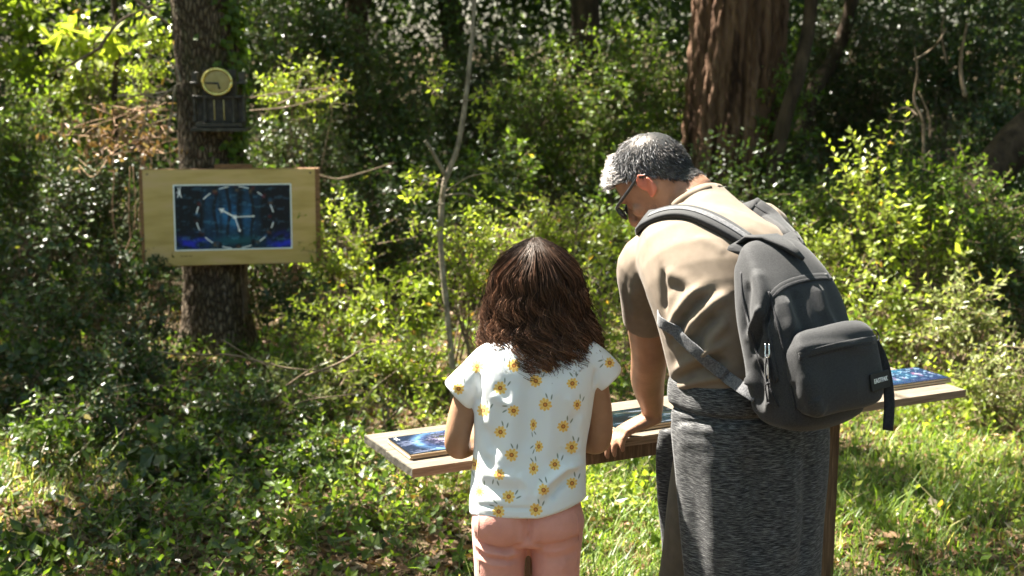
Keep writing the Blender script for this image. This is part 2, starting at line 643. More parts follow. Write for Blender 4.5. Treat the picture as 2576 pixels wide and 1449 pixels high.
def twigs(bases, dirs, lens, leaf, pairs, wr, r, gl, gt, tint=(0.2, 0.9), side=0.85, tw=0.0016, sag=0.12, lvar=0.3, clump=None):
    """leafy twigs: opposite leaf pairs set crosswise along each one"""
    n, m = len(bases), pairs * 2
    dirs = nrm(dirs)
    e1 = nrm(np.cross(dirs, r.normal(size=(n, 3))))
    e2 = np.cross(dirs, e1)
    idx = np.arange(m)
    t = (idx // 2 + 0.55 + 0.25 * r.random((n, m))) / pairs
    ang = (idx // 2) * (math.pi / 2) + (idx % 2) * math.pi + r.normal(size=(n, m)) * 0.35
    perp = e1[:, None] * np.cos(ang)[..., None] + e2[:, None] * np.sin(ang)[..., None]
    pos = bases[:, None] + dirs[:, None] * (lens[:, None] * t)[..., None]
    pos[..., 2] -= (sag * lens[:, None] * t ** 2)
    ld = nrm(dirs[:, None] * 0.6 + perp * side + r.normal(size=(n, m, 3)) * 0.18)
    nr = dirs[:, None] * 0.8 - perp * 0.35 + np.array((0, 0, 0.55)) + r.normal(size=(n, m, 3)) * 0.3
    L = leaf * (1 + lvar * r.normal(size=(n, m))).clip(0.4, 1.8) * (1.05 - 0.4 * np.abs(t - 0.45))
    tn = (tint[0] + (tint[1] - tint[0]) * (0.55 * r.random((n, 1)) + 0.45 * r.random((n, m)))).clip(0, 1)
    tn = np.where(r.random((n, m)) < 0.012, 1.0, np.minimum(tn, 0.93))
    V, T = leaf_geo(pos.reshape(-1, 3), ld.reshape(-1, 3), nr.reshape(-1, 3), L.ravel(), wr)
    gl.add(V, None, T, np.repeat(tn.ravel(), 5))
    end = bases + dirs * lens[:, None]
    end[:, 2] -= sag * lens
    tubes(gt, bases, end, tw * 1.4, tw * 0.6)


def ground_z(x, y):
    x, y = np.asarray(x, float), np.asarray(y, float)
    z = 0.02 * np.sin(x * 1.7 + 0.4) * np.cos(y * 1.3) + 0.012 * np.sin(x * 4.1 + y * 2.3)
    z = z * np.clip((y - 3.8) / 1.5, 0, 1)
    return z + 0.012 * np.clip(y - 9, 0, 60) ** 1.0
# ------------------------------------------------------------------ the ground
gx = np.concatenate([np.linspace(-220, -9, 14), np.linspace(-8, 8, 90), np.linspace(9, 220, 14)])
gy = np.concatenate([np.linspace(-220, 0, 14), np.linspace(0.5, 14, 90), np.linspace(16, 400, 20)])
X, Y = np.meshgrid(gx, gy)
Vg = np.stack([X.ravel(), Y.ravel(), ground_z(X.ravel(), Y.ravel())], 1)
nx = len(gx)
i = np.arange(len(gy) - 1)[:, None] * nx
j = np.arange(nx - 1)[None]
tag(part('ground', (Vg, np.stack([i + j, i + j + 1, i + nx + j + 1, i + nx + j], -1).reshape(-1, 4)), M['ground']), 'woodland ground of soil and dead leaves under the plants', kind='structure')

# ------------------------------------------------------------------ tree trunks
def trunk_geo(base, path, radii, seg, rows, fn):
    """trunk with relief: fn(theta, height, x) scales the radius"""
    P = catmull(np.hstack([np.asarray(path, float), np.asarray(radii, float)[:, None]]), max(2, rows // len(path)))
    th = np.arange(seg) / seg * 2 * math.pi
    c = np.stack([np.cos(th), np.sin(th), np.zeros(seg)], 1)
    R = P[:, 3][:, None] * fn(th[None, :], P[:, 2][:, None])
    V = P[:, None, :3] + c[None] * R[..., None]
    k, n = V.shape[:2]
    i = np.arange(k - 1)[:, None] * n
    j = np.arange(n)[None]
    Q = np.stack([i + j, i + (j + 1) % n, i + n + (j + 1) % n, i + n + j], -1).reshape(-1, 4)
    return V.reshape(-1, 3), Q


def wob(th, z, fs, seed, amp, tw=0.0):
    r = np.random.default_rng(seed)
    o = np.zeros(np.broadcast(th, z).shape)
    for f in fs:
        o = o + np.sin(th * f + r.random() * 6.28 + tw * z + np.sin(z * (1.1 + r.random()) + r.random() * 6) * 0.8)
    return o * amp / len(fs)


OAKX, OAKY = -1.655, 7.21
oak = thing('oak_tree', (OAKX, OAKY, 0), 'ivy clad oak trunk with rough ridged bark carrying the framed picture board', 'tree')


def oak_fn(th, z):
    plates = np.maximum(np.abs(np.sin(th * 13 + 2.2 * np.sin(z * 7 + th * 3) + 1.1 * np.sin(z * 23 + th * 5))), 0.0) ** 0.7
    cross = 0.5 + 0.5 * np.sin(z * 55 + 3 * np.sin(th * 7) + th * 9)
    return 1 + wob(th, z, (2, 3, 5), 4, .05) + .035 * (plates - .6) - .012 * cross * (plates > .5) + .30 * np.exp(-np.maximum(z, 0) * 7) * (1 + .5 * np.sin(th * 4))


V, Q = trunk_geo(0, [(OAKX, OAKY, -.05), (OAKX - .005, OAKY, .5), (OAKX, OAKY, 1.0), (OAKX + .005, OAKY, 1.6), (OAKX - .01, OAKY, 2.3), (OAKX, OAKY + .1, 3.6), (OAKX + .2, OAKY + .1, 5.5)], [.178, .172, .170, .172, .175, .16, .10], 210, 210, oak_fn)
oak_trunk = part('trunk', (V, Q), M['bark_oak'], oak)
CYX, CYY = 1.555, 9.25
cyp = thing('cypress_tree', (CYX, CYY, 0), 'massive cypress trunk with deeply fluted reddish brown bark behind the man', 'tree')


def cyp_fn(th, z):
    a = th * 1.0 + .10 * np.sin(z * 1.3) + .05 * z
    rid = np.abs(np.sin(a * 8 + 1.2 * np.sin(z * 1.1 + th * 2))) ** .55
    rid2 = np.abs(np.sin(a * 21 + 1.5 * np.sin(z * 2.1 + th * 3))) ** .6
    return 1 + wob(th, z, (1, 2, 3), 9, .05) + .15 * (rid - .7) + .055 * (rid2 - .6) + .028 * np.sin(z * 31 + th * 13) * np.sin(th * 37 + z * 5) + .022 * np.sin(z * 53 + th * 29 + 2 * np.sin(z * 9)) * (rid2 > .5) + .15 * np.exp(-np.maximum(z, 0) * 2) 


CYX = CYX
V, Q = trunk_geo(0, [(CYX, CYY, -.05), (CYX, CYY, .6), (CYX + .01, CYY, 1.3), (CYX + .03, CYY, 2.0), (CYX + .05, CYY, 2.8), (CYX + .05, CYY, 4.5), (CYX, CYY, 6.5)], [.37, .35, .325, .315, .32, .29, .18], 270, 200, cyp_fn)
part('trunk', (V, Q), M['bark_cypress'], cyp)

crown_of = [(oak, np.array((OAKX, OAKY, 4.5))), (cyp, np.array((CYX, CYY, 5.0)))]


def simple_tree(name, label, path, r, material, cat='tree', group=None):
    P = np.array(path)
    t = thing(name, (P[0][0], P[0][1], 0), label, cat, group)
    g = Geo()
    g.sweep(P, np.array(r), n=14, sub=6, cap=.3, radial=lambda k, th: 1 + .07 * np.sin(th * 3 + np.arange(k)[:, None] * .5) + .05 * np.sin(th * 5 - np.arange(k)[:, None] * .8))
    part('trunk', g, material, t)
    return t


G = lambda u, v, y: Wy(u, v, y)
def down(p, z=0.0, dx=0.0):
    return np.array((p[0] + dx, p[1], z))


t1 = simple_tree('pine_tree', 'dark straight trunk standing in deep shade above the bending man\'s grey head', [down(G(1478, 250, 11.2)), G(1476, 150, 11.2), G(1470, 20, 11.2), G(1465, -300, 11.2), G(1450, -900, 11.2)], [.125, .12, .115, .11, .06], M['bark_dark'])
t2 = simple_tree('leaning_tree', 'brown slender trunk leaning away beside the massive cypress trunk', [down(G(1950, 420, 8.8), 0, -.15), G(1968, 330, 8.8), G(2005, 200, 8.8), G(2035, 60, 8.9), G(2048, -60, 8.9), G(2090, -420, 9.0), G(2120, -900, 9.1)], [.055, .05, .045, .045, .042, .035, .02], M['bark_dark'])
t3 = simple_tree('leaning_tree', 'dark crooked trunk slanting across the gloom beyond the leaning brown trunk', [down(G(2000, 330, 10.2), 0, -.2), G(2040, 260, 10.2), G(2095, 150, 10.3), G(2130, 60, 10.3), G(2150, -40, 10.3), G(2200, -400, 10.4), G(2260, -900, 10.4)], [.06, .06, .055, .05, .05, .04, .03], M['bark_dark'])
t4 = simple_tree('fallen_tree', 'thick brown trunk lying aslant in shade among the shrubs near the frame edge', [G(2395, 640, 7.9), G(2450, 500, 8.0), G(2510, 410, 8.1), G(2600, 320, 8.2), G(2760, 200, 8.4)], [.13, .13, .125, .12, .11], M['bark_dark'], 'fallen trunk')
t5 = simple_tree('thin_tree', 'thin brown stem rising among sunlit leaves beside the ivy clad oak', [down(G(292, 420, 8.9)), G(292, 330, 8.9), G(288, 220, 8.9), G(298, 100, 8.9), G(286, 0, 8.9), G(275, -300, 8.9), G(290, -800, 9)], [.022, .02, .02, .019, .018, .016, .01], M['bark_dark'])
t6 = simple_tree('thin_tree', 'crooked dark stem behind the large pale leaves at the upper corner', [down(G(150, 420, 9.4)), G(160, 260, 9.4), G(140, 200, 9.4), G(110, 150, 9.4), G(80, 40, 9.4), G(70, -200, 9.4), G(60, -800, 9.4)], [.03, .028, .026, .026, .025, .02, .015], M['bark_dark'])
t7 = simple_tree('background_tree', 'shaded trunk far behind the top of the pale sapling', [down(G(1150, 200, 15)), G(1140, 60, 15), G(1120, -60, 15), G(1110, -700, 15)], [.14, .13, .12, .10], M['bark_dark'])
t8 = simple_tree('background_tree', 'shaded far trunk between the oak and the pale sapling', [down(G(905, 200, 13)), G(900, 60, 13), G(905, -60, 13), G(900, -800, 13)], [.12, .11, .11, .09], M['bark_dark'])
for t in (t1, t3, t7, t8):
    crown_of.append((t, np.array((t.location.x, t.location.y, 5.0))))
# further trees stand beside the clearing: their crowns throw the dappled shade
for nm, lb, p in (('oak_tree', 'oak standing to the side of the clearing, shading it', (-5.6, 5.0)), ('oak_tree', 'second oak beside the clearing, further from the table', (-5.2, 9.5)),
                  ('oak_tree', 'oak standing behind the shrubs beyond the table end', (4.9, 8.2))):
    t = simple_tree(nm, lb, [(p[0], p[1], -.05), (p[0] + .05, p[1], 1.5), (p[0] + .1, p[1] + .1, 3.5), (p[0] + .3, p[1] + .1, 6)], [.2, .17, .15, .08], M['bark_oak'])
    crown_of.append((t, np.array((p[0], p[1], 5.0))))

# sapling with its fork
sp = [(1140, 1010), (1136, 900), (1124, 780), (1112, 660), (1108, 580), (1115, 480), (1125, 440), (1150, 375), (1166, 290), (1176, 210), (1186, 110), (1192, 20), (1195, -40), (1200, -260)]
y0 = 6.0
sap = thing('sapling', down(G(1140, 1040, y0)), 'slender pale sapling with a forked stem between the picture board and the man', 'young tree')
g = Geo()
g.sweep([down(G(1141, 1040, y0), -.03)] + [G(u, v, y0 + .0003 * (1000 - v)) for u, v in sp], np.array([.018, .0175, .0165, .016, .0155, .0155, .016, .0155, .0145, .0135, .0125, .0115, .011, .0105, .008]) * .86, n=12, sub=5, cap=.3, radial=lambda k, th: 1 + .06 * np.sin(th * 2 + np.arange(k)[:, None] * .7) + .05 * np.cos(th * 3 - np.arange(k)[:, None] * 1.3))
part('trunk', g, M['bark_pale'], sap)
g = Geo()
g.sweep([G(1124, 446, y0 + .17), G(1112, 425, y0 + .16), G(1094, 393, y0 + .15), G(1080, 368, y0 + .13), G(1069, 355, y0 + .12)], [.013, .0105, .0095, .0085, .0075], n=10, sub=4, cap=.3)
part('limb', g, M['bark_pale'], sap)
for k, (pts, r) in enumerate((([(1124, 480), (1150, 462), (1185, 443), (1232, 434)], .004), ([(1122, 493), (1155, 487), (1185, 491), (1212, 506), (1236, 524)], .0055), ([(1118, 512), (1090, 520), (1070, 545), (1052, 570)], .0035), ([(1118, 470), (1085, 452), (1052, 436)], .003), ([(1120, 455), (1090, 448), (1060, 452)], .003), ([(1165, 255), (1190, 250), (1215, 240)], .004), ([(1106, 700), (1090, 665), (1070, 640)], .003))):
    g = Geo()
    g.sweep([G(u, v, y0 + .1 - .04 * q * (-1) ** k) for q, (u, v) in enumerate(pts)], np.linspace(r, r * .5, len(pts)), n=6, sub=4)
    part('branch', g, M['bark_pale'], sap)
rs = np.random.default_rng(77)
gl, gt = Geo(), Geo()
for (u, v, yy) in ((1060, 445, 6.1), (1040, 470, 6.1), (1075, 470, 6.1), (1050, 480, 6.0), (1240, 528, 6.0), (1215, 238, 6.1), (1100, 205, 6.1), (1080, 215, 6.0), (1235, 434, 6.0), (1050, 572, 6.0), (1225, 300, 6.1)):
    p = np.repeat(G(u, v, yy)[None], 5, 0) + rs.normal(size=(5, 3)) * .02
    twigs(p, rs.normal(size=(5, 3)) * (1, 1, .7) + (0, -.2, .2), .06 + .05 * rs.random(5), .034, 3, .48, rs, gl, gt, (.4, 1.0))
tag(part('leaves', gl, M['leaf_bright'], sap), kind='stuff')
tag(part('twigs', gt, M['twig'], sap), kind='stuff')

# ------------------------------------------------------------------ shrubs
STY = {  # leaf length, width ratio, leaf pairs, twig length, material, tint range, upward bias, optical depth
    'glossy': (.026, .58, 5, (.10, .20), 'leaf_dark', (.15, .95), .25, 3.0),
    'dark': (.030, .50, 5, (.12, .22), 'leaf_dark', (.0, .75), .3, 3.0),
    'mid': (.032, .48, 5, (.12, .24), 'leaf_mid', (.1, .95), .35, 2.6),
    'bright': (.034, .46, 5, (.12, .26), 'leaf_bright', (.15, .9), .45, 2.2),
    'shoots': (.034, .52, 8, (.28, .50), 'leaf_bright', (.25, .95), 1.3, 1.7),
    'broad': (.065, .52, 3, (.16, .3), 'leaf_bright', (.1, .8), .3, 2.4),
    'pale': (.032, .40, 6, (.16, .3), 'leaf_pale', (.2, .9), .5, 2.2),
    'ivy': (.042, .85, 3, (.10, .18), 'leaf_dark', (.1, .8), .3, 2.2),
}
shrub_i = 0


def shrub(u, v, d, hw, hh, style, label, od=1.0, leaf=1.0, depth=.75, name='shrub', cat='shrub', group='shrubs around the clearing'):
    global shrub_i
    shrub_i += 1
    r = np.random.default_rng(500 + shrub_i)
    LL, wr, pairs, tl, mk, tint, upb, OD = STY[style]
    LL *= leaf * r.uniform(.82, 1.35)
    c = W(u, v, d)
    rx, rz = hw / F * d, hh / F * d
    ry = rx * depth
    base = np.array((c[0], c[1], float(ground_z(c[0], c[1]))))
    nleaf = .92 * OD * od * math.pi * rx * rz / (LL * LL * wr * .62)
    n = int(nleaf / (pairs * 2))
    uv = nrm(r.normal(size=(n, 3)))
    uv[:, 1] = np.where(uv[:, 1] > .45, -uv[:, 1], uv[:, 1])              # fuller towards the open side
    lump = 1 + .30 * fbm(uv, 3.2, 900 + shrub_i, 2)
    rad = (.30 + .75 * r.random(n) ** .6) * lump
    B = c + uv * rad[:, None] * (rx, ry, rz)
    tlen = tl[0] + (tl[1] - tl[0]) * r.random(n)
    D = uv * (.8, .8, .5) + np.array((0, 0, upb)) + r.normal(size=(n, 3)) * .45
    B = B - nrm(D) * tlen[:, None] * .5
    B[:, 2] = np.maximum(B[:, 2], ground_z(B[:, 0], B[:, 1]) + .01)
    t = thing(name, base, label, cat, group)
    gl, gt = Geo(), Geo()
    twigs(B, D, tlen, LL, pairs, wr, r, gl, gt, tint, tw=.0018)
    k = max(5, n // 14)
    sel = r.choice(n, min(k, n), replace=False)
    low = base + r.normal(size=(len(sel), 3)) * (rx * .25, ry * .25, 0)
    midp = low * .45 + B[sel] * .55 + r.normal(size=(len(sel), 3)) * .05
    tubes(gt, low, midp, .006 + .004 * r.random(len(sel)), .004)
    tubes(gt, midp, B[sel], .004, .002)
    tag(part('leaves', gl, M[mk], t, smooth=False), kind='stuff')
    tag(part('stems', gt, M['twig'], t), kind='stuff')
    return t


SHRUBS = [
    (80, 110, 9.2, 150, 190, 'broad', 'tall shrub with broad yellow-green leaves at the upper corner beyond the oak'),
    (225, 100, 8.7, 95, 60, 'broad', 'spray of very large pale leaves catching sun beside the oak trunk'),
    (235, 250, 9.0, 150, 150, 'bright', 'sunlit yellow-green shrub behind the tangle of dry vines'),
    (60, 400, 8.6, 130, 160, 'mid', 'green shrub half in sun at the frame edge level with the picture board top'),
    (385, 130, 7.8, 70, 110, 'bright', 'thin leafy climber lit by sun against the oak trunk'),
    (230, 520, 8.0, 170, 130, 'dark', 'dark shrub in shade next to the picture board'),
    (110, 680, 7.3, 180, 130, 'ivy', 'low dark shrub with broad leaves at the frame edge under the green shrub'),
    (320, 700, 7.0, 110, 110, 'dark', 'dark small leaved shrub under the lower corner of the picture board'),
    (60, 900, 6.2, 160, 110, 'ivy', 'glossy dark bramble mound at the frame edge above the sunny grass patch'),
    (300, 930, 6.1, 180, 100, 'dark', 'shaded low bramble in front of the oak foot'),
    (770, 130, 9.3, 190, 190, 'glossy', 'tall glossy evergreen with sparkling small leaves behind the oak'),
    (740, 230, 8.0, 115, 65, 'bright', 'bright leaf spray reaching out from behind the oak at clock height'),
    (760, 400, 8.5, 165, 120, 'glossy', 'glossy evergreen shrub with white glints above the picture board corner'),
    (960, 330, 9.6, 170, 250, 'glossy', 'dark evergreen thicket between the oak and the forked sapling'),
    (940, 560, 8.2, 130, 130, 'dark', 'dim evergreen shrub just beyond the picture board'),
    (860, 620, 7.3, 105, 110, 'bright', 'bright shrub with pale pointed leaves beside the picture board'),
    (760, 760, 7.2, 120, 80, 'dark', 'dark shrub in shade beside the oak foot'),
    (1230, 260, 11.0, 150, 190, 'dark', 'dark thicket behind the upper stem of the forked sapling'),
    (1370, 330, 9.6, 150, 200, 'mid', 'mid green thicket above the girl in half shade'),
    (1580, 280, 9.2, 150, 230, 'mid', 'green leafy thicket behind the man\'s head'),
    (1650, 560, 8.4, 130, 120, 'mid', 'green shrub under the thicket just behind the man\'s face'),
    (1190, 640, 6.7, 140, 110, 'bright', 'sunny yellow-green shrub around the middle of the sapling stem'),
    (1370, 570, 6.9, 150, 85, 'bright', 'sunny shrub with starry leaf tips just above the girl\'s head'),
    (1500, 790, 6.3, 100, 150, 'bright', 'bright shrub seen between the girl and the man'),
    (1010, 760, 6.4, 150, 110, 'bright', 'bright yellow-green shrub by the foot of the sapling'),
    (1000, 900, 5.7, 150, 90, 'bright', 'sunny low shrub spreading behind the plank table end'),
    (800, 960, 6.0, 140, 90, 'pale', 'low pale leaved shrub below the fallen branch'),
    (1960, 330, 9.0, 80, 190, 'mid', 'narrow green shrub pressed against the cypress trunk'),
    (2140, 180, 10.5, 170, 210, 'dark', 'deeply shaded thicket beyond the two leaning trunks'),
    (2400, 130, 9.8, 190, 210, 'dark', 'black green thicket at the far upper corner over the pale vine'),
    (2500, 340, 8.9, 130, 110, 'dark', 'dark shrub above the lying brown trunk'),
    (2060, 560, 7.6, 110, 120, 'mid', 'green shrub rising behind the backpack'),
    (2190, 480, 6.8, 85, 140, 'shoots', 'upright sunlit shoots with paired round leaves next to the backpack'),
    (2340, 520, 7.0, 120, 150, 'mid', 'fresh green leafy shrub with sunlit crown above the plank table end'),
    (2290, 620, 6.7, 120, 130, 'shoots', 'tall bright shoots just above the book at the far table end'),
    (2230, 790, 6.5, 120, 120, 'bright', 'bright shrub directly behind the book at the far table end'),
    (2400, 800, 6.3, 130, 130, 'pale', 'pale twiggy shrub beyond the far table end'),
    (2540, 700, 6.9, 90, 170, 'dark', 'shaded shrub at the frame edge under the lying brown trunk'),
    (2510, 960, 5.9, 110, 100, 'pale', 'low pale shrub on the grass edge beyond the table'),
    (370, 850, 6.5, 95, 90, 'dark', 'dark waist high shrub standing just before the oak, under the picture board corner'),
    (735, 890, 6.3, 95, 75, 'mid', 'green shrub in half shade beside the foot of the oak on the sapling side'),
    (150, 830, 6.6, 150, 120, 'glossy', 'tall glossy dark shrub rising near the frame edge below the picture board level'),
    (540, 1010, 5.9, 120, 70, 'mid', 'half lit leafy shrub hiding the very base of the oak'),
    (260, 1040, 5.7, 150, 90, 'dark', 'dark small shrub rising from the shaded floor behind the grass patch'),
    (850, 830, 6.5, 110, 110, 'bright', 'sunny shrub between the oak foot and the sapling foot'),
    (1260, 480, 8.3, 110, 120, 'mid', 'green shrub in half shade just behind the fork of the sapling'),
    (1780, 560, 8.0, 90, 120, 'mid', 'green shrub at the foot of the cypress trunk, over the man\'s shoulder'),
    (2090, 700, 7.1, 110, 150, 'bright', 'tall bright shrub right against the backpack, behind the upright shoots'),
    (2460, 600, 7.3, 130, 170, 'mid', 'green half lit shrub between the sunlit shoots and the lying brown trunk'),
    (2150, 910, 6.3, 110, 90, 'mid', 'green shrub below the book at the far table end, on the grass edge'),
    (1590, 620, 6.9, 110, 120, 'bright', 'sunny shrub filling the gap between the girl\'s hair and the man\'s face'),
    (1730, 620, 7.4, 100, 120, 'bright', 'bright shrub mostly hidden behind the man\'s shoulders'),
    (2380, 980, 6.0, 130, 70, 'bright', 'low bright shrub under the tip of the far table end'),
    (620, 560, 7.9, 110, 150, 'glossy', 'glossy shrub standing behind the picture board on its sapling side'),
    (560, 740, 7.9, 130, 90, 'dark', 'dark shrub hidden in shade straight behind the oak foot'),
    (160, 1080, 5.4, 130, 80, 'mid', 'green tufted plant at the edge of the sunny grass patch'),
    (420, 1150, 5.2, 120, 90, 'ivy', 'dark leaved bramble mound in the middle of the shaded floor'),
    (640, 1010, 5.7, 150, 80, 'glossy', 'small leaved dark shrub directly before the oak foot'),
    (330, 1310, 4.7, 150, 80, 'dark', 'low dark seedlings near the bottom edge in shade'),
    (960, 1330, 4.7, 120, 70, 'mid', 'half lit weeds rising near the girl\'s hip'),
    (110, 1400, 4.5, 190, 90, 'ivy', 'dark ivy mound in the nearest bottom corner'),
    (560, 1160, 5.3, 200, 90, 'dark', 'dark low shrub in shade on the open forest floor'),
    (830, 1130, 5.3, 130, 80, 'mid', 'half lit low shrub in front of the plank table end'),
    (700, 1350, 4.6, 160, 70, 'mid', 'feathery green low plant near the bottom edge of the clearing'),
]
big = None
for s in SHRUBS:
    t_ = shrub(*s)
    if 'very large' in s[6]:
        big = t_
rl = np.random.default_rng(15)
Vl, Tl = leaf_geo(np.zeros((1, 3)), np.array([(0, 1.0, 0)]), np.array([(0, 0, 1.0)]), np.array([1.0]), .5, .2, .15)
leaf_me = to_mesh('leaf', Vl, None, Tl, np.full(5, .85), smooth=True)
leaf_me.materials.append(M['leaf_bright'])
for k in range(44):
    o = bpy.data.objects.new('leaf', leaf_me)
    COL.objects.link(o)
    o.parent = big
    p = W(rl.normal(220, 42), rl.normal(98, 24), 8.35 + rl.random() * .3)
    o.location = Vector(p) - big.location
    o.rotation_euler = (rl.normal() * .5 - .2, rl.normal() * .5, rl.random() * 6.28)
    o.scale = (.11 + .07 * rl.random(),) * 3
# single dead oak leaves that catch the light
def lobed(size):
    m = []
    for k, (y, x) in enumerate(((0, .02), (.12, .10), (.2, .07), (.34, .24), (.42, .12), (.56, .30), (.66, .15), (.8, .24), (.88, .10), (1.0, .02))):
        m.append((y, x))
    V = [(0, y, .05 * math.sin(y * 4)) for y, x in m] + [(x, y - .04, .12 * x + .06 * math.sin(y * 9)) for y, x in m] + [(-x, y - .04, .16 * x - .04 * math.sin(y * 7)) for y, x in m]
    n = len(m)
    Q = [(k, k + 1, n + k + 1, n + k) for k in range(n - 1)] + [(k + 1, k, 2 * n + k, 2 * n + k + 1) for k in range(n - 1)]
    return np.array(V) * size, np.array(Q)


for k, (u, v, y, sz, rot, lab, tn) in enumerate((
        (690, 1238, 4.75, .10, (1.0, .3, 1.2), 'pale lobed dead oak leaf hanging on a thin twig above the shaded floor', .97), (735, 1268, 4.72, .11, (1.9, .2, -.5), 'pale lobed dead oak leaf drooping beside another on a thin twig', .95),
        (2098, 1324, None, .10, (.3, .1, .8), 'curled orange brown dead leaf on the grass by the table post', .25), (2265, 1346, None, .11, (.2, -.2, 2.2), 'pinkish brown dead leaf lying flat on the shaded grass', .6), (2360, 1297, None, .09, (.5, .2, .2), 'pale cream dead leaf tipped up on the shaded grass', 1.0))):
    p = Wy(u, v, y) if y else Wz(u, v, .03)
    Vl, Ql = lobed(sz)
    me = to_mesh('dead_leaf', Vl, Ql, None, np.full(len(Vl), tn))
    o = link('dead_leaf', me, M['leaf_dry'])
    o.location, o.rotation_euler = p, rot
    tag(o, lab, 'leaf', 'single dead leaves in the clearing')

# dry bramble tangle at the oak
rb = np.random.default_rng(31)
tb = thing('dry_bramble', down(G(300, 700, 7.5)), 'tangle of dry brown bramble stems and dead leaves leaning on the oak', 'bramble')
g, gd = Geo(), Geo()
for k in range(26):
    a = np.array((rb.uniform(180, 420), rb.uniform(260, 400)))
    b = a + np.array((rb.uniform(40, 190), rb.uniform(-60, 40))) * rb.choice((-1, 1))
    b[0] = np.clip(b[0], 150, 470)
    y = rb.uniform(7.0, 7.8)
    m = (a + b) / 2 + rb.normal(size=2) * (15, 22)
    g.sweep([G(*a, y), G(*m, y - .08), G(*b, y + rb.normal() * .1)], [.0032, .0026, .0015], n=5, sub=4)
for k in range(6):
    u0 = rb.uniform(280, 390)
    g.sweep([G(u0, 420, 7.3), G(u0 + rb.normal() * 14, 560, 7.25), G(u0 + rb.normal() * 22, 700, 7.2), G(u0 + rb.normal() * 20, 800, 7.15)], [.003, .0028, .0026, .002], n=5, sub=4)
n = 320
P = np.array([G(rb.normal(300, 75), rb.normal(345, 35), rb.uniform(6.9, 7.7)) for _ in range(n)])
Vl, Tl = leaf_geo(P, rb.normal(size=(n, 3)) + (0, -.2, -.6), rb.normal(size=(n, 3)) + (-.3, -.5, .7), .03 + .035 * rb.random(n), .42, .4, .3)
gd.add(Vl, None, Tl, np.repeat(rb.random(n), 5))
tag(part('stems', g, M['dry'], tb), kind='stuff')
tag(part('leaves', gd, M['leaf_dry'], tb, smooth=False), kind='stuff')
# bare pale branches reaching over from the oak, above the tangle
for k, (lab, paths) in enumerate((
        ('bare pale twigs curling out from the oak trunk beside the clock', [[(455, 205), (440, 165), (400, 145), (365, 130)], [(440, 225), (395, 235), (350, 240), (290, 240)], [(450, 210), (400, 250), (370, 275)], [(330, 190), (345, 225), (390, 245), (445, 222)], [(372, 250), (365, 310), (345, 350)], [(440, 220), (430, 290), (418, 350)]]),
        ('dark arching branch with side twigs crossing the top of the oak', [[(250, 120), (300, 55), (370, 20), (440, -10)], [(330, -10), (390, 35), (440, 75), (460, 100)], [(500, 45), (540, 20), (580, 8), (600, 4)], [(470, 60), (500, 35), (520, -10)], [(255, 118), (200, 150), (120, 190)]]),
        ('slim bare branches with sunlit tips beyond the oak at clock height', [[(610, 250), (700, 235), (790, 225), (840, 215)], [(620, 280), (720, 270), (800, 250), (860, 222)], [(700, 262), (740, 240), (760, 195)], [(800, 440), (850, 450), (920, 432), (990, 410)], [(790, 590), (850, 600), (900, 580)]]))):
    tb = thing('bare_branch', G(*paths[0][0], 7.1), lab, 'branch')
    for p in paths:
        g = Geo()
        y = rb.uniform(6.95, 7.2) if k < 2 else rb.uniform(7.2, 7.8)
        g.sweep([G(u, v, y + .03 * q) for q, (u, v) in enumerate(p)], np.linspace(.010 if k == 1 else .0055, .0035, len(p)), n=6, sub=5)
        part('limb', g, M['bark_pale'] if k == 0 else M['twig'], tb)
# fallen branch lying over the undergrowth in front of the oak
_sc = .6
tb = thing('fallen_branch', G(620, 900, 5.9), 'long thin fallen branch lying across the undergrowth below the oak', 'branch')
g = Geo()
for p, r0 in (([(400, 885), (470, 893), (570, 892), (640, 905), (720, 925), (830, 935)], .008), ([(560, 855), (600, 880), (650, 910), (700, 930)], .006), ([(770, 945), (850, 915), (910, 880), (945, 868)], .009), ([(720, 970), (780, 930), (840, 900)], .005), ([(690, 1050), (760, 1010), (860, 995), (910, 990)], .006), ([(900, 1050), (940, 980), (1000, 930)], .006), ([(690, 1260), (760, 1200), (860, 1120), (960, 1060)], .006)):
    y = rb.uniform(5.2, 5.5)
    g = Geo()
    g.sweep([G(u, v, y) for u, v in p], np.linspace(r0, r0 * .5, len(p)) * _sc, n=6, sub=5)
    part('limb', g, M['twig'], tb)
# twisted pale vine in the dark corner
tb = thing('woody_vine', down(G(2325, 560, 7.6)), 'pale twisted woody vine hanging with a loop in the dark corner', 'vine')
g = Geo()
for p, r0 in (([(2325, 420), (2330, 340), (2318, 300), (2305, 250), (2308, 180), (2300, 120)], .014), ([(2345, 345), (2335, 290), (2310, 230)], .009), ([(2300, 150), (2330, 130), (2360, 105), (2385, 70)], .010), ([(2310, 290), (2285, 272), (2255, 278), (2240, 300), (2270, 305), (2300, 290)], .008), ([(2395, 430), (2410, 380), (2420, 330)], .008), ([(2375, 160), (2370, 90), (2380, 30)], .008), ([(2420, 240), (2430, 160), (2425, 60)], .02)):
    y = rb.uniform(7.5, 7.8)
    g = Geo()
    g.sweep([G(u + rb.normal() * 4, v, y + rb.normal() * .04) for u, v in p], np.linspace(r0, r0 * .45, len(p)) * .75, n=7, sub=5)
    part('stem', g, M['twig'], tb)

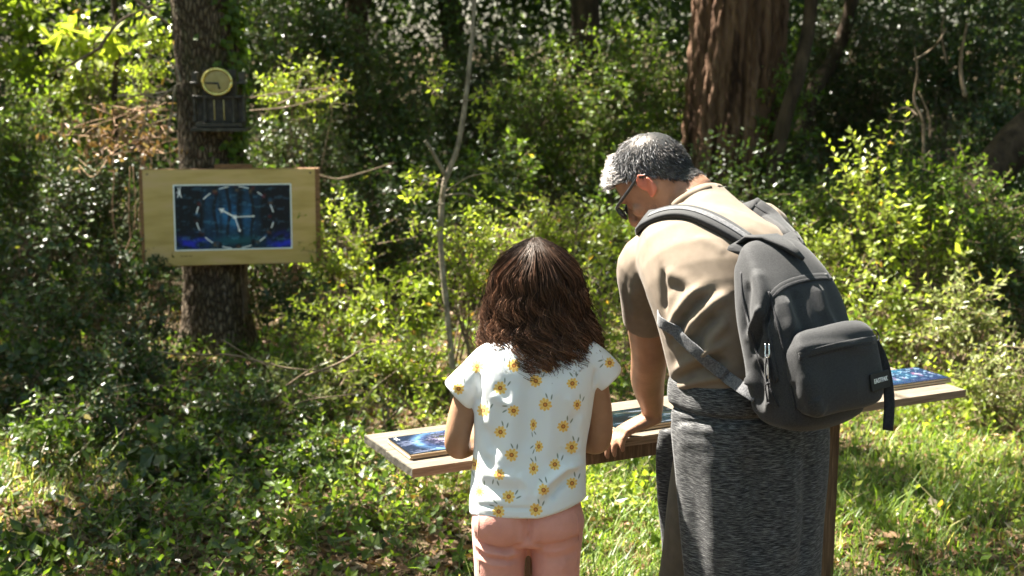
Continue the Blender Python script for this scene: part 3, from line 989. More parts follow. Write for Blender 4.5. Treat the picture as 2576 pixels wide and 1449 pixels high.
# ivy on the oak
ri = np.random.default_rng(41)
tv = thing('ivy', (OAKX + .15, OAKY - .05, 0), 'dark green ivy climbing the shaded edge of the oak trunk', 'ivy')
n = 900
zz = ri.uniform(.55, 2.4, n)
th = ri.normal(-.15, .40, n) - .25 * (zz < 1.2)
rr = .178 + .035 * ri.random(n)
P = np.stack([OAKX + rr * np.cos(th), OAKY + rr * np.sin(th), zz], 1)
Nn = np.stack([np.cos(th), np.sin(th), .3 * np.ones(n)], 1)
Vl, Tl = leaf_geo(P, ri.normal(size=(n, 3)) * .5 + (.15, -.2, -.7), Nn + ri.normal(size=(n, 3)) * .3, .03 + .03 * ri.random(n), .9)
g = Geo()
g.add(Vl, None, Tl, np.repeat(.2 + .7 * ri.random(n), 5))
tag(part('leaves', g, M['leaf_mid'], tv, smooth=False), kind='stuff')
g = Geo()
for k in range(5):
    g.sweep([(OAKX + .178 * math.cos(a), OAKY + .178 * math.sin(a), z) for a, z in zip(np.linspace(-.3, .2, 8) + ri.normal(size=8) * .14, np.linspace(.05, 2.4, 8))], .005, n=6, sub=3)
tag(part('stems', g, M['twig'], tv), kind='stuff')

# ------------------------------------------------------------------ undergrowth further back: one mass
def mass(name, label, n, u0, u1, v0, v1, d0, d1, leaf, mk, tint, wr=.5, seed=1, holes=None, clumps=260, spread=.35):
    r = np.random.default_rng(seed)
    cu, cv, cd = r.uniform(u0, u1, clumps), r.uniform(v0, v1, clumps), r.uniform(d0, d1, clumps)
    if holes is not None:
        keep = np.ones(clumps, bool)
        for (hu, hv, ha, hb) in holes:
            keep &= ((cu - hu) / ha) ** 2 + ((cv - hv) / hb) ** 2 > 1
        cu, cv, cd = cu[keep], cv[keep], cd[keep]
    C = np.array([W(a, b, c) for a, b, c in zip(cu, cv, cd)])
    C[:, 2] = np.maximum(C[:, 2], ground_z(C[:, 0], C[:, 1]) + .1)
    idx = r.integers(0, len(C), n)
    off = nrm(r.normal(size=(n, 3))) * (spread * r.random(n) ** .4)[:, None] * (1.2, 1, .8)
    P = C[idx] + off
    D = nrm(off) + r.normal(size=(n, 3)) * .6 + (0, 0, -.1)
    Nn = nrm(off) * .4 + r.normal(size=(n, 3)) * .4 + (0, -.1, .7)
    Vl, Tl = card_geo(P, D, Nn, leaf * (.6 + .7 * r.random(n)), wr)
    g = Geo()
    ct = r.random(len(C))
    tn = tint[0] + (tint[1] - tint[0]) * (.6 * ct[idx] + .4 * r.random(n))
    g.add(Vl, None, Tl, np.repeat(tn, 4))
    return tag(part(name, g, M[mk], smooth=False), label, kind='stuff')


def add_sky_screen(n, seed):
    """tall leafy walls added out of view on every side to block sky light"""
    r = np.random.default_rng(seed)
    k = 900
    a = r.uniform(0, 2 * math.pi, k)
    rad = r.uniform(10.5, 16, k)
    C = np.stack([rad * np.sin(a), 4.2 + rad * np.cos(a), r.uniform(.6, 10.0, k) * (.75 + .25 * np.sin(a * 3))], 1)
    # in front of the camera it starts above the undergrowth, and the gaps towards the sky stay open
    fr = (C[:, 1] > 6) & (np.abs(C[:, 0]) < 9)
    C[fr, 2] = np.maximum(C[fr, 2], 3.6)
    idx = r.integers(0, k, n)
    off = nrm(r.normal(size=(n, 3))) * (1.3 * r.random(n) ** .4)[:, None]
    P = C[idx] + off
    P[:, 2] = np.maximum(P[:, 2], .1)
    Vl, Tl = card_geo(P, r.normal(size=(n, 3)) + (0, 0, -.3), r.normal(size=(n, 3)) * .6 + (0, 0, .8), .27 * (.6 + .7 * r.random(n)), .6)
    g = Geo()
    g.add(Vl, None, Tl, np.repeat(r.random(n) * .8, 4))
    tag(part('sky_screen_leaves', g, M['leaf_mid'], smooth=False), 'unseen leafy walls added round the clearing to cut the sky light', kind='stuff')


add_sky_screen(60000, 6)
HOLES = [(1225, 48, 48, 42), (2285, 10, 50, 30)]
mass('undergrowth', 'mass of dark evergreen undergrowth filling the wood behind the shrubs', 90000, -250, 2830, -260, 760, 10.5, 14.0, .057, 'leaf_dark', (.0, .75), seed=2, holes=HOLES, clumps=520, spread=.42)
mass('undergrowth', 'dark low undergrowth between the shrubs at the foot of the oak', 60000, -250, 2830, 400, 800, 8.2, 10.2, .036, 'leaf_dark', (.0, .8), seed=12, clumps=360, spread=.30)
mass('undergrowth', 'dark bushy undergrowth beside the clearing on the oak side', 26000, -1500, -150, 250, 1000, 6.4, 9.5, .055, 'leaf_dark', (.0, .8), seed=14, clumps=120, spread=.40)
mass('undergrowth', 'dark bushy undergrowth beside the clearing beyond the table', 22000, 2720, 3900, 250, 900, 6.8, 9.5, .055, 'leaf_mid', (.0, .8), seed=15, clumps=100, spread=.40)
mass('thicket', 'dense dark thicket closing the view between the far trunks', 55000, -300, 2880, -140, 330, 14, 17, .085, 'leaf_dark', (.0, .8), seed=4, holes=[(1225, 48, 50, 40), (2285, 0, 50, 40)], clumps=420, spread=.6)
mass('woodland', 'far wooded background in half light', 55000, -500, 3080, -500, 420, 16, 25, .165, 'leaf_mid', (.0, .8), seed=3, holes=[(1225, 45, 60, 50)], clumps=520, spread=1.1)

# ------------------------------------------------------------------ ground cover
def scatter(r, n, y0, y1, um=420):
    """points over the ground that the clearing shows, denser near the table"""
    y = y0 + (y1 - y0) * r.random(n) ** 1.25
    u = r.uniform(-um, 2576 + um, n)
    x = (u - 1288) / F * (y * CP + 1.69 * SP)
    return x, y, u


rg = np.random.default_rng(51)
# dead leaves lying on the soil
n = 19000
x, y, u = scatter(rg, n, 3.4, 8.5)
P = np.stack([x, y, ground_z(x, y) + .004 + .012 * rg.random(n)], 1)
a = rg.random(n) * 6.28
Vl, Tl = leaf_geo(P, np.stack([np.cos(a), np.sin(a), rg.normal(size=n) * .25], 1), rg.normal(size=(n, 3)) * .35 + (0, 0, 1), .03 + .045 * rg.random(n), .5, .35, .15 * rg.normal(size=n)[:, None])
g = Geo()
g.add(Vl, None, Tl, np.repeat(rg.random(n), 5))
tag(part('leaf_litter', g, M['leaf_dry'], smooth=False), 'dead brown oak leaves littering the woodland floor', kind='stuff')
# grass: tall and thick beyond the table, thin elsewhere
n = 185000
x, y, u = scatter(rg, n, 3.5, 8.6)
den = .25 + .75 * np.clip((u - 1000) / 350, 0, 1) * np.clip((8.0 - y) / 1.5, 0, 1)
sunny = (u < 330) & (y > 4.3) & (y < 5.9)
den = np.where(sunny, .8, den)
den = den * np.clip(.55 + .9 * fbm(np.stack([x, y, x * 0], 1), 3.0, 77, 2), .12, 1)
k = rg.random(n) < den
x, y, u = x[k], y[k], u[k]
n = len(x)
hgt = (.03 + .09 * rg.random(n) ** 2) * (.75 + .45 * fbm(np.stack([x, y, x * 0], 1), 2.5, 19, 2)).clip(.3, 2) * (1 + 1.1 * (rg.random(n) < .05))
a = rg.random(n) * 6.28
bend = np.stack([np.cos(a), np.sin(a)], 1) * (hgt * rg.uniform(.3, 1.3, n))[:, None]
sd = np.stack([-np.sin(a), np.cos(a)], 1) * (.0016 + .0016 * rg.random(n))[:, None]
z = ground_z(x, y)
B = np.stack([x, y, z - .005], 1)
mid = B + np.stack([bend[:, 0] * .35, bend[:, 1] * .35, hgt * .62], 1)
tip = B + np.stack([bend[:, 0], bend[:, 1], hgt * .95], 1)
s3 = np.stack([sd[:, 0], sd[:, 1], np.zeros(n)], 1)
Vl = np.stack([B - s3, B + s3, mid + s3 * .8, mid - s3 * .8, tip], 1).reshape(-1, 3)
ii = np.arange(n)[:, None, None] * 5
tn = np.clip(rg.random(n) * .8 + .12 * fbm(np.stack([x, y, x * 0], 1), 2.0, 5, 2), 0, .84)
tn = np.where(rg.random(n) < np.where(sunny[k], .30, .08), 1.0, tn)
g = Geo()
g.add(Vl, (np.array([(0, 1, 2, 3)])[None] + ii).reshape(-1, 4), (np.array([(3, 2, 4)])[None] + ii).reshape(-1, 3), np.repeat(tn, 5))
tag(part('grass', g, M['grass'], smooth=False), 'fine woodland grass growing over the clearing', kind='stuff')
# small broad leaved weeds
def weeds(n, y0, y1, dens, leaf, mk, hmax, label, tint, seed, pairs=3):
    r = np.random.default_rng(seed)
    x, y, u = scatter(r, n, y0, y1)
    k = r.random(n) < dens(x, y, u)
    x, y = x[k], y[k]
    n = len(x)
    B = np.stack([x, y, ground_z(x, y) + hmax * .5 * r.random(n) ** 1.6], 1)
    D = r.normal(size=(n, 3)) * (.6, .6, .2) + (0, 0, .8)
    gl, gt = Geo(), Geo()
    twigs(B, D, hmax * (.3 + .7 * r.random(n)), leaf, pairs, .6, r, gl, gt, tint, side=1.1, tw=.0013)
    o = part('ground_cover', gl, M[mk], smooth=False)
    tag(o, label, kind='stuff')
    o2 = part('ground_cover_stems', gt, M['twig'], smooth=False)
    tag(o2, 'thin stems of the low weeds on the woodland floor', kind='stuff')


fb = lambda x, y, s: fbm(np.stack([x, y, x * 0], 1), 2.2, s, 2)
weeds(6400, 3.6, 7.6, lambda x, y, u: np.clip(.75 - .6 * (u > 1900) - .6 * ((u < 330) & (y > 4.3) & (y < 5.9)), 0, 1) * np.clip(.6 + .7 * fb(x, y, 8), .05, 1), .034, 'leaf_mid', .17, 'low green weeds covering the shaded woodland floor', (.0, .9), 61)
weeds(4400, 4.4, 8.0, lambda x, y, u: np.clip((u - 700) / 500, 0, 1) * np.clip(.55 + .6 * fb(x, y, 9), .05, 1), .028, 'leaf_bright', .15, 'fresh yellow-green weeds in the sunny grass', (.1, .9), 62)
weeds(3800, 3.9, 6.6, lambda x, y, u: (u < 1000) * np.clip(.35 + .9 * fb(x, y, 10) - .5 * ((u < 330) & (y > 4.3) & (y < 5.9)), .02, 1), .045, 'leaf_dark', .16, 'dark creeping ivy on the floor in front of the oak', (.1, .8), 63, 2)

# ------------------------------------------------------------------ crowns overhead: unseen leaf clumps placed along sun rays to shape the dapple
LIT = [  # (u, v, depth, radius, chance of a clump above)
    (1650, 500, 2.95, .55, 0), (1800, 700, 2.85, .55, 0), (1350, 700, 2.9, .40, 0), (1600, 1080, 3.3, .35, 0), (1060, 1130, 3.1, .45, 0), (2150, 800, 2.6, .4, 0), (2350, 970, 3.75, .5, 0),
    (1150, 620, 6.6, .8, .05), (1380, 560, 6.8, .7, .05), (1000, 800, 6.2, .8, .08), (1000, 930, 5.6, .7, .08), (1500, 780, 6.3, .7, .05), (860, 600, 7.2, .5, .1),
    (2200, 500, 6.8, .5, .08), (2300, 640, 6.6, .7, .1), (2250, 800, 6.4, .7, .1), (2250, 1080, 5.7, .75, .05), (2480, 1090, 5.6, .6, .1), (1560, 1250, 4.9, .6, .1), (1000, 1250, 4.9, .5, .2), (2300, 1430, 4.4, .35, .25),
    (250, 280, 7.6, .8, .12), (330, 350, 7.2, .6, .08), (230, 110, 8.6, .6, .05), (740, 240, 8.0, .6, .12), (90, 1130, 5.2, .5, .0), (70, 1260, 4.9, .5, .0),
    (700, 350, 8.4, .8, .3), (1870, 330, 8.9, .6, .15), (900, 200, 9.4, .5, .2), (1350, 260, 9.6, .6, .2), (1580, 260, 9.2, .5, .2), (1650, 480, 8.4, .5, .15), (1000, 520, 8.2, .5, .25), (1560, 600, 6.9, .5, .05), (2450, 640, 7.2, .5, .1), (2060, 640, 7.1, .5, .08), (480, 330, 7.0, .35, .1),
    (700, 1000, 5.9, .5, .4),
    (400, 850, 6.6, 1.0, 1), (450, 1050, 5.6, 1.0, 1), (200, 950, 6.0, .8, 1), (600, 1250, 4.9, .8, .95), (300, 1350, 4.6, .8, .92), (850, 1350, 4.6, .5, .7), (550, 550, 7.0, .5, .9), (100, 700, 7.3, .8, .85),
    (2350, 1290, 4.85, 1.0, .98), (2550, 1330, 4.7, .9, .98), (2150, 1270, 4.9, .55, .96), (2250, 1340, 4.7, .5, .98), (2100, 200, 9.8, 1.6, .95), (2420, 250, 9.2, 1.6, .97), (2480, 480, 8.0, 1.0, .95), (1350, 420, 9.3, 1.0, .8), (1200, 480, 9.0, .8, .9), (970, 350, 9.4, .9, .75),
]
SQ = SUN_DIR / SUN_DIR[2]
lit = []
for u, v, d, r0, c in LIT:
    p = W(u, v, d)
    q = p - SQ * p[2]
    lit.append((q[0], q[1], r0, c))
rc = np.random.default_rng(91)
cx, cy = np.meshgrid(np.arange(-7, 9, .40), np.arange(2.2, 30, .40))
q = np.stack([cx.ravel(), cy.ravel()], 1) + rc.uniform(-.2, .2, (cx.size, 2))
pool = fbm(np.stack([q[:, 0], q[:, 1], q[:, 0] * 0], 1), 2.6, 33, 2)
prob = np.clip(.58 + .75 * pool, .12, .98)
prob = np.where(q[:, 1] > 9.5, np.clip(.62 + .8 * pool, .12, .98), prob)
prob = np.where(q[:, 1] > 13, .85, prob)
best = np.full(len(q), 1.0)
for x_, y_, r0, c in lit:
    dd = np.hypot(q[:, 0] - x_, q[:, 1] - y_) / (r0 + (.28 if c < .5 else 0.0))
    prob = np.where(dd < best, c, prob)
    best = np.minimum(best, dd)
keep = np.where(q[:, 1] > 15, rc.random(len(q)) < .5, True)
q = q[(rc.random(len(q)) < prob) & keep]
hh = rc.uniform(4.0, 7.0, len(q))
cc = np.stack([q[:, 0], q[:, 1], np.zeros(len(q))], 1) + SQ * hh[:, None]
# higher, larger-leaved layer added out of view to deepen shade and cut sky light
hx, hy = np.meshgrid(np.arange(-12, 12, .8), np.arange(-7, 24, .8))
q2 = np.stack([hx.ravel(), hy.ravel()], 1) + rc.uniform(-.4, .4, (hx.size, 2))
pool2 = fbm(np.stack([q2[:, 0], q2[:, 1], q2[:, 0] * 0], 1), 2.6, 33, 2)
pr2 = np.where(q2[:, 1] > 7, np.clip(.68 + .8 * pool2, .1, .98), .86)
b2 = np.full(len(q2), 1.0)
for x_, y_, r0, c in lit:
    dd = np.hypot(q2[:, 0] - x_, q2[:, 1] - y_) / (r0 + (.62 if c < .5 else 0.0))
    pr2 = np.where(dd < b2, c, pr2)
    b2 = np.minimum(b2, dd)
q2 = q2[rc.random(len(q2)) < pr2]
h2 = rc.uniform(8.5, 12.5, len(q2))
c2 = np.stack([q2[:, 0], q2[:, 1], np.zeros(len(q2))], 1) + SQ * h2[:, None]
n = len(c2) * 60
off = nrm(rc.normal(size=(n, 3))) * (.75 * rc.random(n) ** .5)[:, None] * (1, 1, .5)
Vl, Tl = card_geo(np.repeat(c2, 60, 0) + off, rc.normal(size=(n, 3)) + (0, 0, -.2), rc.normal(size=(n, 3)) * .5 + (0, 0, 1), .24 * (.7 + .6 * rc.random(n)), .55)
g = Geo()
g.add(Vl, None, Tl, np.repeat(rc.random(n) * .8, 4))
tag(part('shade_screen_leaves', g, M['leaf_mid'], smooth=False), 'unseen high leaf layer added over the clearing to deepen its shade', kind='stuff')
owner = np.argmin([np.linalg.norm(cc - c, axis=1) for _, c in crown_of], 0)
for k, (t, c) in enumerate(crown_of):
    C = cc[owner == k]
    if len(C) == 0:
        continue
    per = 80
    n = len(C) * per
    ctr = np.repeat(C, per, 0)
    off = nrm(rc.normal(size=(n, 3))) * (.40 * rc.random(n) ** .5)[:, None] * (1, 1, .55)
    Vl, Tl = card_geo(ctr + off, rc.normal(size=(n, 3)) + (0, 0, -.2), rc.normal(size=(n, 3)) * .5 + (0, 0, 1), .146 * (.7 + .6 * rc.random(n)), .55)
    g = Geo()
    g.add(Vl, None, Tl, np.repeat(rc.random(n), 4))
    tag(part('crown', g, M['leaf_mid'], t, smooth=False), kind='stuff')
    g = Geo()
    top = np.array((t.location.x, t.location.y, 3.6))
    Cs = C[::3]
    tubes(g, np.repeat(top[None], len(Cs), 0) + rc.normal(size=(len(Cs), 3)) * (.05, .05, .4), Cs, .018, .006)
    tag(part('limbs', g, M['bark_dark'], t), kind='stuff')
# ------------------------------------------------------------------ plank table
TZ = 0.721
FL, FR = Wz(1037, 1180, TZ), Wz(2430, 980, TZ)
BL0 = Wz(912, 1095, TZ)
ex = nrm((FR - FL) * (1, 1, 0))
ey = np.array((-ex[1], ex[0], 0))
ez = np.array((0, 0, 1.0))
TLn = float(np.linalg.norm(FR - FL))
TW = max(.24, float((BL0 - FL) @ ey))
M['plank'] = mat('weathered_plank', [(0.25, (0.07, 0.055, 0.039)), (0.5, (0.125, 0.101, 0.074)), (0.72, (0.19, 0.16, 0.122))], 6, (1.6, 26, 26), 0.8, 0.2, 0.6, 8, 0.003, 6, bstretch=(2, 60, 60), dist=.8)
M['plank_edge'] = mat('sawn_plank_edge', [(0.25, (0.10, 0.065, 0.04)), (0.5, (0.20, 0.14, 0.09)), (0.72, (0.30, 0.22, 0.15))], 6, (1.6, 30, 40), 0.85, 0.2, 0.6, 8, 0.003, 6, bstretch=(2, 60, 60), dist=.8)
M['end_grain'] = mat('weathered_end_grain', [(0.25, (0.035, 0.032, 0.026)), (0.5, (0.07, 0.064, 0.05)), (0.75, (0.12, 0.11, 0.09))], 60, (1, 1, 1), 0.95, 0.1, 0.8, 150, 0.004, 5)
M['post'] = mat('brown_post_wood', [(0.25, (0.055, 0.034, 0.02)), (0.5, (0.105, 0.066, 0.038)), (0.72, (0.18, 0.12, 0.075))], 7, (22, 22, 1.6), 0.85, 0.2, 0.6, 60, 0.005, 6, bstretch=(30, 30, 2))
table = thing('plank_table', FL * (1, 1, 0) + ex * TLn / 2, 'long narrow table of two weathered planks on posts with picture books on it', 'table')
TT = .022
w1 = TW * .52
o1 = FL * 1.0
skew = float((BL0 - FL) @ ex)                                   # the end is cut slightly askew


def plank(a0, a1, y0, y1, s0, s1, name):
    g = Geo()
    b = .0018
    c = []
    for (x_, y_) in ((a0 + s0 * y0, y0), (a1 + s1 * y0, y0), (a1 + s1 * y1, y1), (a0 + s0 * y1, y1)):
        c.append(FL + ex * x_ + ey * y_)
    c = np.array(c)
    cen = c.mean(0)
    ins = c + nrm(cen - c) * b * 1.4
    lv = [(ins, 0), (c, -b), (c, -TT + b), (ins, -TT)]
    V = np.vstack([p + ez * z for p, z in lv])
    # cut into short lengths so that the grain edge can undulate
    Q = [(0, 1, 2, 3), (15, 14, 13, 12)]
    for k in range(3):
        for j in range(4):
            Q.append((k * 4 + (j + 1) % 4, k * 4 + j, k * 4 + 4 + j, k * 4 + 4 + (j + 1) % 4))
    g.add(V, Q)
    o = part(name, g, [M['plank'], M['plank_edge'], M['end_grain']], table, smooth=False)
    Rz = np.array([ex, ey, ez])
    o.data.vertices.foreach_set('co', ((V - FL) @ Rz.T).astype(np.float32).ravel())
    o.data.polygons.foreach_set('material_index', np.array([0, 0] + [1, 1, 1, 2] * 3, np.int32))
    o.location = Vector(FL) - Vector(world_loc(table))
    o.rotation_euler = (0, 0, math.atan2(ex[1], ex[0]))
    o.data.update()
    return o


sk = skew / TW
plank(0, TLn, 0, w1, sk, 0.0, 'plank')
plank(.004, TLn - .012, w1 + .003, TW, sk, 0.0, 'plank')
for a_, vv in ((None, 1325), (None, 2064)):
    p = Wz(vv, 1330 if vv < 2000 else 1100, .45)
    # post stands under the table where the sight line meets the table's middle line
    t_ = np.linspace(.1, TLn, 400)
    L_ = FL + ex * t_[:, None] + ey * TW * .5
    uu_ = 1288 + F * ((L_ - CAM) @ RIGHT) / ((L_ - CAM) @ FWD)
    m_ = L_[np.argmin(np.abs(uu_ - vv))]
    posts_at = globals().setdefault('POSTS', [])
    posts_at.append(float((m_ - FL) @ ex))
    g = Geo()
    hz = (TZ - TT - .001) / 2
    g.bbox(np.array((m_[0], m_[1], hz - .02)), [ex, ey, ez], (.036, .050, hz + .02), .004)
    part('post', g, M['post'], table, smooth=False)

g = Geo()
pa_, pb_ = POSTS
g.bbox(FL + ex * ((pa_ + pb_) / 2 - .02) + ey * .030 - ez * (TT + .0195), [ex, ey, ez], ((pb_ - pa_) / 2 - .05, .018, .019), .003)
bm_ = part('beam', g, M['post'], table, smooth=False)

# ------------------------------------------------------------------ pictures drawn by code
def canvas(w, h):
    yy, xx = np.mgrid[0:h, 0:w]
    return np.zeros((h, w, 3)), (xx + .5) / w, (yy + .5) / h


def put(img, m, col):
    img += (np.asarray(col, float) - img) * np.clip(m, 0, 1)[..., None]


def blob(X, Y, x, y, rx, ry, p=2):
    return np.exp(-(np.abs((X - x) / rx) ** p + np.abs((Y - y) / ry) ** p))


def seg(X, Y, a, b, w):
    a, b = np.array(a), np.array(b)
    ab = b - a
    t = np.clip(((X - a[0]) * ab[0] + (Y - a[1]) * ab[1]) / (ab @ ab), 0, 1)
    return np.hypot(X - a[0] - t * ab[0], Y - a[1] - t * ab[1]) < w


def noise2(X, Y, s, seed):
    P = np.stack([X.ravel(), Y.ravel(), X.ravel() * 0], 1)
    return fbm(P, s, seed, 4).reshape(X.shape)


def rabbit(img, X, Y, cx, cy, s, col=(.92, .93, .92)):
    m = (np.hypot((X - cx) / .55, (Y - cy - .15 * s)) < .42 * s) | (np.hypot(X - cx, Y - cy + .3 * s) < .22 * s)
    for dx in (-.13, .13):
        m |= seg(X, Y, (cx + dx * s * .6, cy - .4 * s), (cx + dx * s * 1.7, cy - .95 * s), .07 * s)
    for dx in (-.25, .25):
        m |= seg(X, Y, (cx + dx * s * .5, cy + .4 * s), (cx + dx * s * 1.3, cy + .9 * s), .10 * s)
    m |= seg(X, Y, (cx - .1 * s, cy), (cx - .55 * s, cy + .1 * s), .07 * s)
    put(img, m, col)


w, h = 900, 530
img, X, Y = canvas(w, h)
A = X * w / h
put(img, np.ones_like(X), (.035, .075, .09))
nz = noise2(A, Y, 14, 1)
for x_, rx, s_ in ((.43, .035, .7), (.495, .05, 1.0), (.62, .05, .75), (.29, .05, .45), (.70, .04, .3), (.36, .03, .6)):
    put(img, blob(X, Y, x_, .45, rx, .42, 3) * s_ * (.8 + .4 * nz), (.16, .42, .52))
for x_ in (.06, .14, .22, .35, .46, .555, .66, .76, .85, .93):
    put(img, blob(X + .012 * np.sin(Y * 9 + x_ * 30), Y, x_, .3, .014, .62, 4) * .8, (.05, .06, .075))
put(img, blob(X, Y, .9, .35, .14, .4, 2) * .7, (.07, .06, .08))
put(img, np.clip((Y - .74) * 6, 0, 1) * (.55 + .35 * nz), (.05, .16, .15))
put(img, blob(X, Y, .15, .90, .17, .13) * (.6 + .8 * noise2(A, Y, 30, 3)), (.12, .15, .52))
put(img, blob(X, Y, .92, .90, .14, .14) * (.6 + .8 * noise2(A, Y, 30, 4)), (.12, .16, .55))
put(img, blob(X, Y, .5, .86, .22, .07) * .7, (.09, .33, .30))
put(img, (noise2(A, Y, 60, 6) > .55) * .35, (.3, .5, .5))
ang = np.arctan2((Y - .505) / .47, (X - .515) / .328)
rr = np.hypot((X - .515) / .328, (Y - .505) / .47)
gaps = np.ones_like(X)
for k in range(12):
    gaps = np.where(np.abs(((ang - k * math.pi / 6 + .02 + math.pi) % (2 * math.pi)) - math.pi) < .13, 0, gaps)
put(img, (np.abs(rr - 1) < .016) * gaps, (.80, .85, .84))
rk = np.random.default_rng(8)
for k in range(12):
    cx_, cy_ = .515 + .328 * math.cos(k * math.pi / 6), .505 + .47 * math.sin(k * math.pi / 6)
    cy_ = min(cy_, .95)
    for q_ in range(5):
        put(img, blob(X, Y, cx_ + rk.normal() * .014, cy_ + rk.normal() * .03, .012 + .012 * rk.random(), .022 + .02 * rk.random(), 3) * .85, np.array(((.05, .05, .07), (.30, .10, .09), (.36, .28, .18), (.12, .24, .28), (.05, .05, .06))[(k + q_) % 5]))
sx_ = w / h
ctr_ = (.512 * sx_, .50)
for tipx, tipy, lw_, hd in ((.375 * sx_, .365, .012, .052), (.685 * sx_, .490, .008, .024), (.555 * sx_, .735, .009, .030)):
    d_ = nrm(np.array((tipx - ctr_[0], tipy - ctr_[1])))
    e_ = np.array((-d_[1], d_[0]))
    put(img, seg(A, Y, ctr_, (tipx - d_[0] * hd, tipy - d_[1] * hd), lw_), (.86, .90, .90))
    al, ac = (A - tipx) * d_[0] + (Y - tipy) * d_[1], (A - tipx) * e_[0] + (Y - tipy) * e_[1]
    put(img, (al < 0) & (al > -hd * 1.5) & (np.abs(ac) < -al * .55), (.86, .90, .90))
put(img, np.hypot(A - ctr_[0], Y - ctr_[1]) < .032, (.88, .90, .88))
rabbit(img, A, Y, .052 * sx_, .115, .08)
b_ = 10
for sl in (np.s_[:b_], np.s_[-b_:], np.s_[:, :b_], np.s_[:, -b_:]):
    img[sl] = (.78, .82, .80)
M['art_clock'] = image_mat('forest_clock_print', np.clip(img * np.array((1.18, 1.18, 1.42)), 0, .95), .5, .3)[0]


def book_art(seed, style):
    w, h = 420, 300
    img, X, Y = canvas(w, h)
    A = X * w / h
    n1, n2, n3 = noise2(A, Y, 7, seed), noise2(A, Y, 16, seed + 1), noise2(A, Y, 34, seed + 2)
    if style == 0:
        put(img, np.ones_like(X), (.06, .11, .24))
        r_ = np.hypot(A - .85, (Y - .5))
        put(img, np.clip(1 - np.abs(r_ - .52) / .14, 0, 1) * (.75 + .4 * n2), (.34, .60, .86))
        put(img, np.clip(1 - np.abs(r_ - .40) / .07, 0, 1) * .7, (.10, .20, .45))
        put(img, blob(A, Y, .85, .5, .32, .26) * (.8 + .5 * n2), (.28, .22, .34))
        put(img, (n3 > .15) * blob(A, Y, .9, .45, .33, .24) * .9, (.72, .66, .80))
        put(img, (n2 > .5) * blob(A, Y, .75, .35, .2, .2), (.22, .24, .10))
        put(img, (noise2(A, Y * 3, 20, seed + 5) > .45) * .35, (.75, .78, .90))
    elif style == 1:
        put(img, np.ones_like(X), (.045, .06, .085))
        put(img, np.clip(n1, 0, 1) * .8, (.05, .20, .30))
        put(img, np.clip(n2 - .1, 0, 1) * .8, (.10, .22, .20))
        put(img, (noise2(A * .4, Y * 3, 13, seed + 5) > .5) * .6, (.55, .58, .66))
        put(img, (np.abs(Y - A * .5 + .1) < .05) * .8, (.16, .17, .13))
    else:
        put(img, np.ones_like(X), (.08, .18, .34))
        put(img, np.clip(n1 + .2, 0, 1) * .8, (.10, .45, .58))
        put(img, np.clip(n2 - .2, 0, 1), (.50, .30, .44))
        put(img, (n3 > .45) * .6, (.55, .70, .78))
        put(img, np.clip((Y - .65) * 4, 0, 1) * .8, (.06, .12, .30))
    rabbit(img, A, Y, .10, .12, .085)
    gm = img.mean(-1, keepdims=True)
    img[:] = np.clip((gm + (img - gm) * .72) * .8, 0, 1)
    img[:6] = img[-6:] = (.07, .08, .09)
    img[:, :6] = img[:, -6:] = (.07, .08, .09)
    return img


M['board_edge'] = mat('pale_plywood_edge', [(0.3, (0.32, 0.23, 0.14)), (0.7, (0.52, 0.40, 0.27))], 6, (3, 3, 160), 0.7, 0.25)
M['dark_edge'] = mat('dark_red_edge', [(0.3, (0.06, 0.03, 0.025)), (0.7, (0.12, 0.06, 0.05))], 20, rough=0.6)


def picture_book(cu, cv, w_, h_, yaw, k, label):
    """two thin board pages hinged into one block, a print on the top one"""
    z0 = TZ + .001
    c = Wz(cu, cv, z0)
    a0 = math.atan2(ex[1], ex[0]) + yaw
    bx, by = np.array((math.cos(a0), math.sin(a0), 0)), np.array((-math.sin(a0), math.cos(a0), 0))
    t = thing('picture_book', c, label, 'book', 'picture books on the plank table')
    for q_, (z1, th_, m_) in enumerate(((.0, .0060, 'board_edge'), (.0076, .0052, 'board_edge'))):
        g = Geo()
        off = rng.normal(size=2) * .0015
        g.bbox(c + ez * (z1 + th_ / 2) + bx * off[0] + by * off[1], [bx, by, ez], (w_ / 2, h_ / 2, th_ / 2), .0012)
        part('page_board', g, M[m_], t, smooth=False)
    g = Geo()
    g.bbox(c + ez * .0068, [bx, by, ez], (w_ / 2 - .003, h_ / 2 - .003, .0009), .0004)
    part('spacer', g, M['dark_edge'], t, smooth=False)
    g = Geo()
    zt = .0140
    cs = [c + ez * zt + bx * sx__ * (w_ / 2 - .001) + by * sy__ * (h_ / 2 - .001) for sx__, sy__ in ((-1, -1), (1, -1), (1, 1), (-1, 1))]
    cs2 = [p - ez * .001 for p in cs]
    g.add(np.array(cs + cs2), [(0, 1, 2, 3), (4, 5, 1, 0), (5, 6, 2, 1), (6, 7, 3, 2), (7, 4, 0, 3)])
    part('cover_print', g, image_mat('book_print', book_art(20 + k * 10, k), .22, .5)[0], t, smooth=False, uv=np.array([(0, 0), (1, 0), (1, 1), (0, 1), (0, 0), (1, 0), (1, 1), (0, 1)], float))
    return t


picture_book(1108, 1121, .220, .150, .02, 0, 'thick picture book with a blue swirling cover, at the girl\'s elbow')
picture_book(1610, 1060, .225, .150, .02, 1, 'dark covered picture book under the man\'s hand')
picture_book(2275, 957, .215, .145, .0, 2, 'picture book with a blue and pink cover at the far table end beyond the backpack')

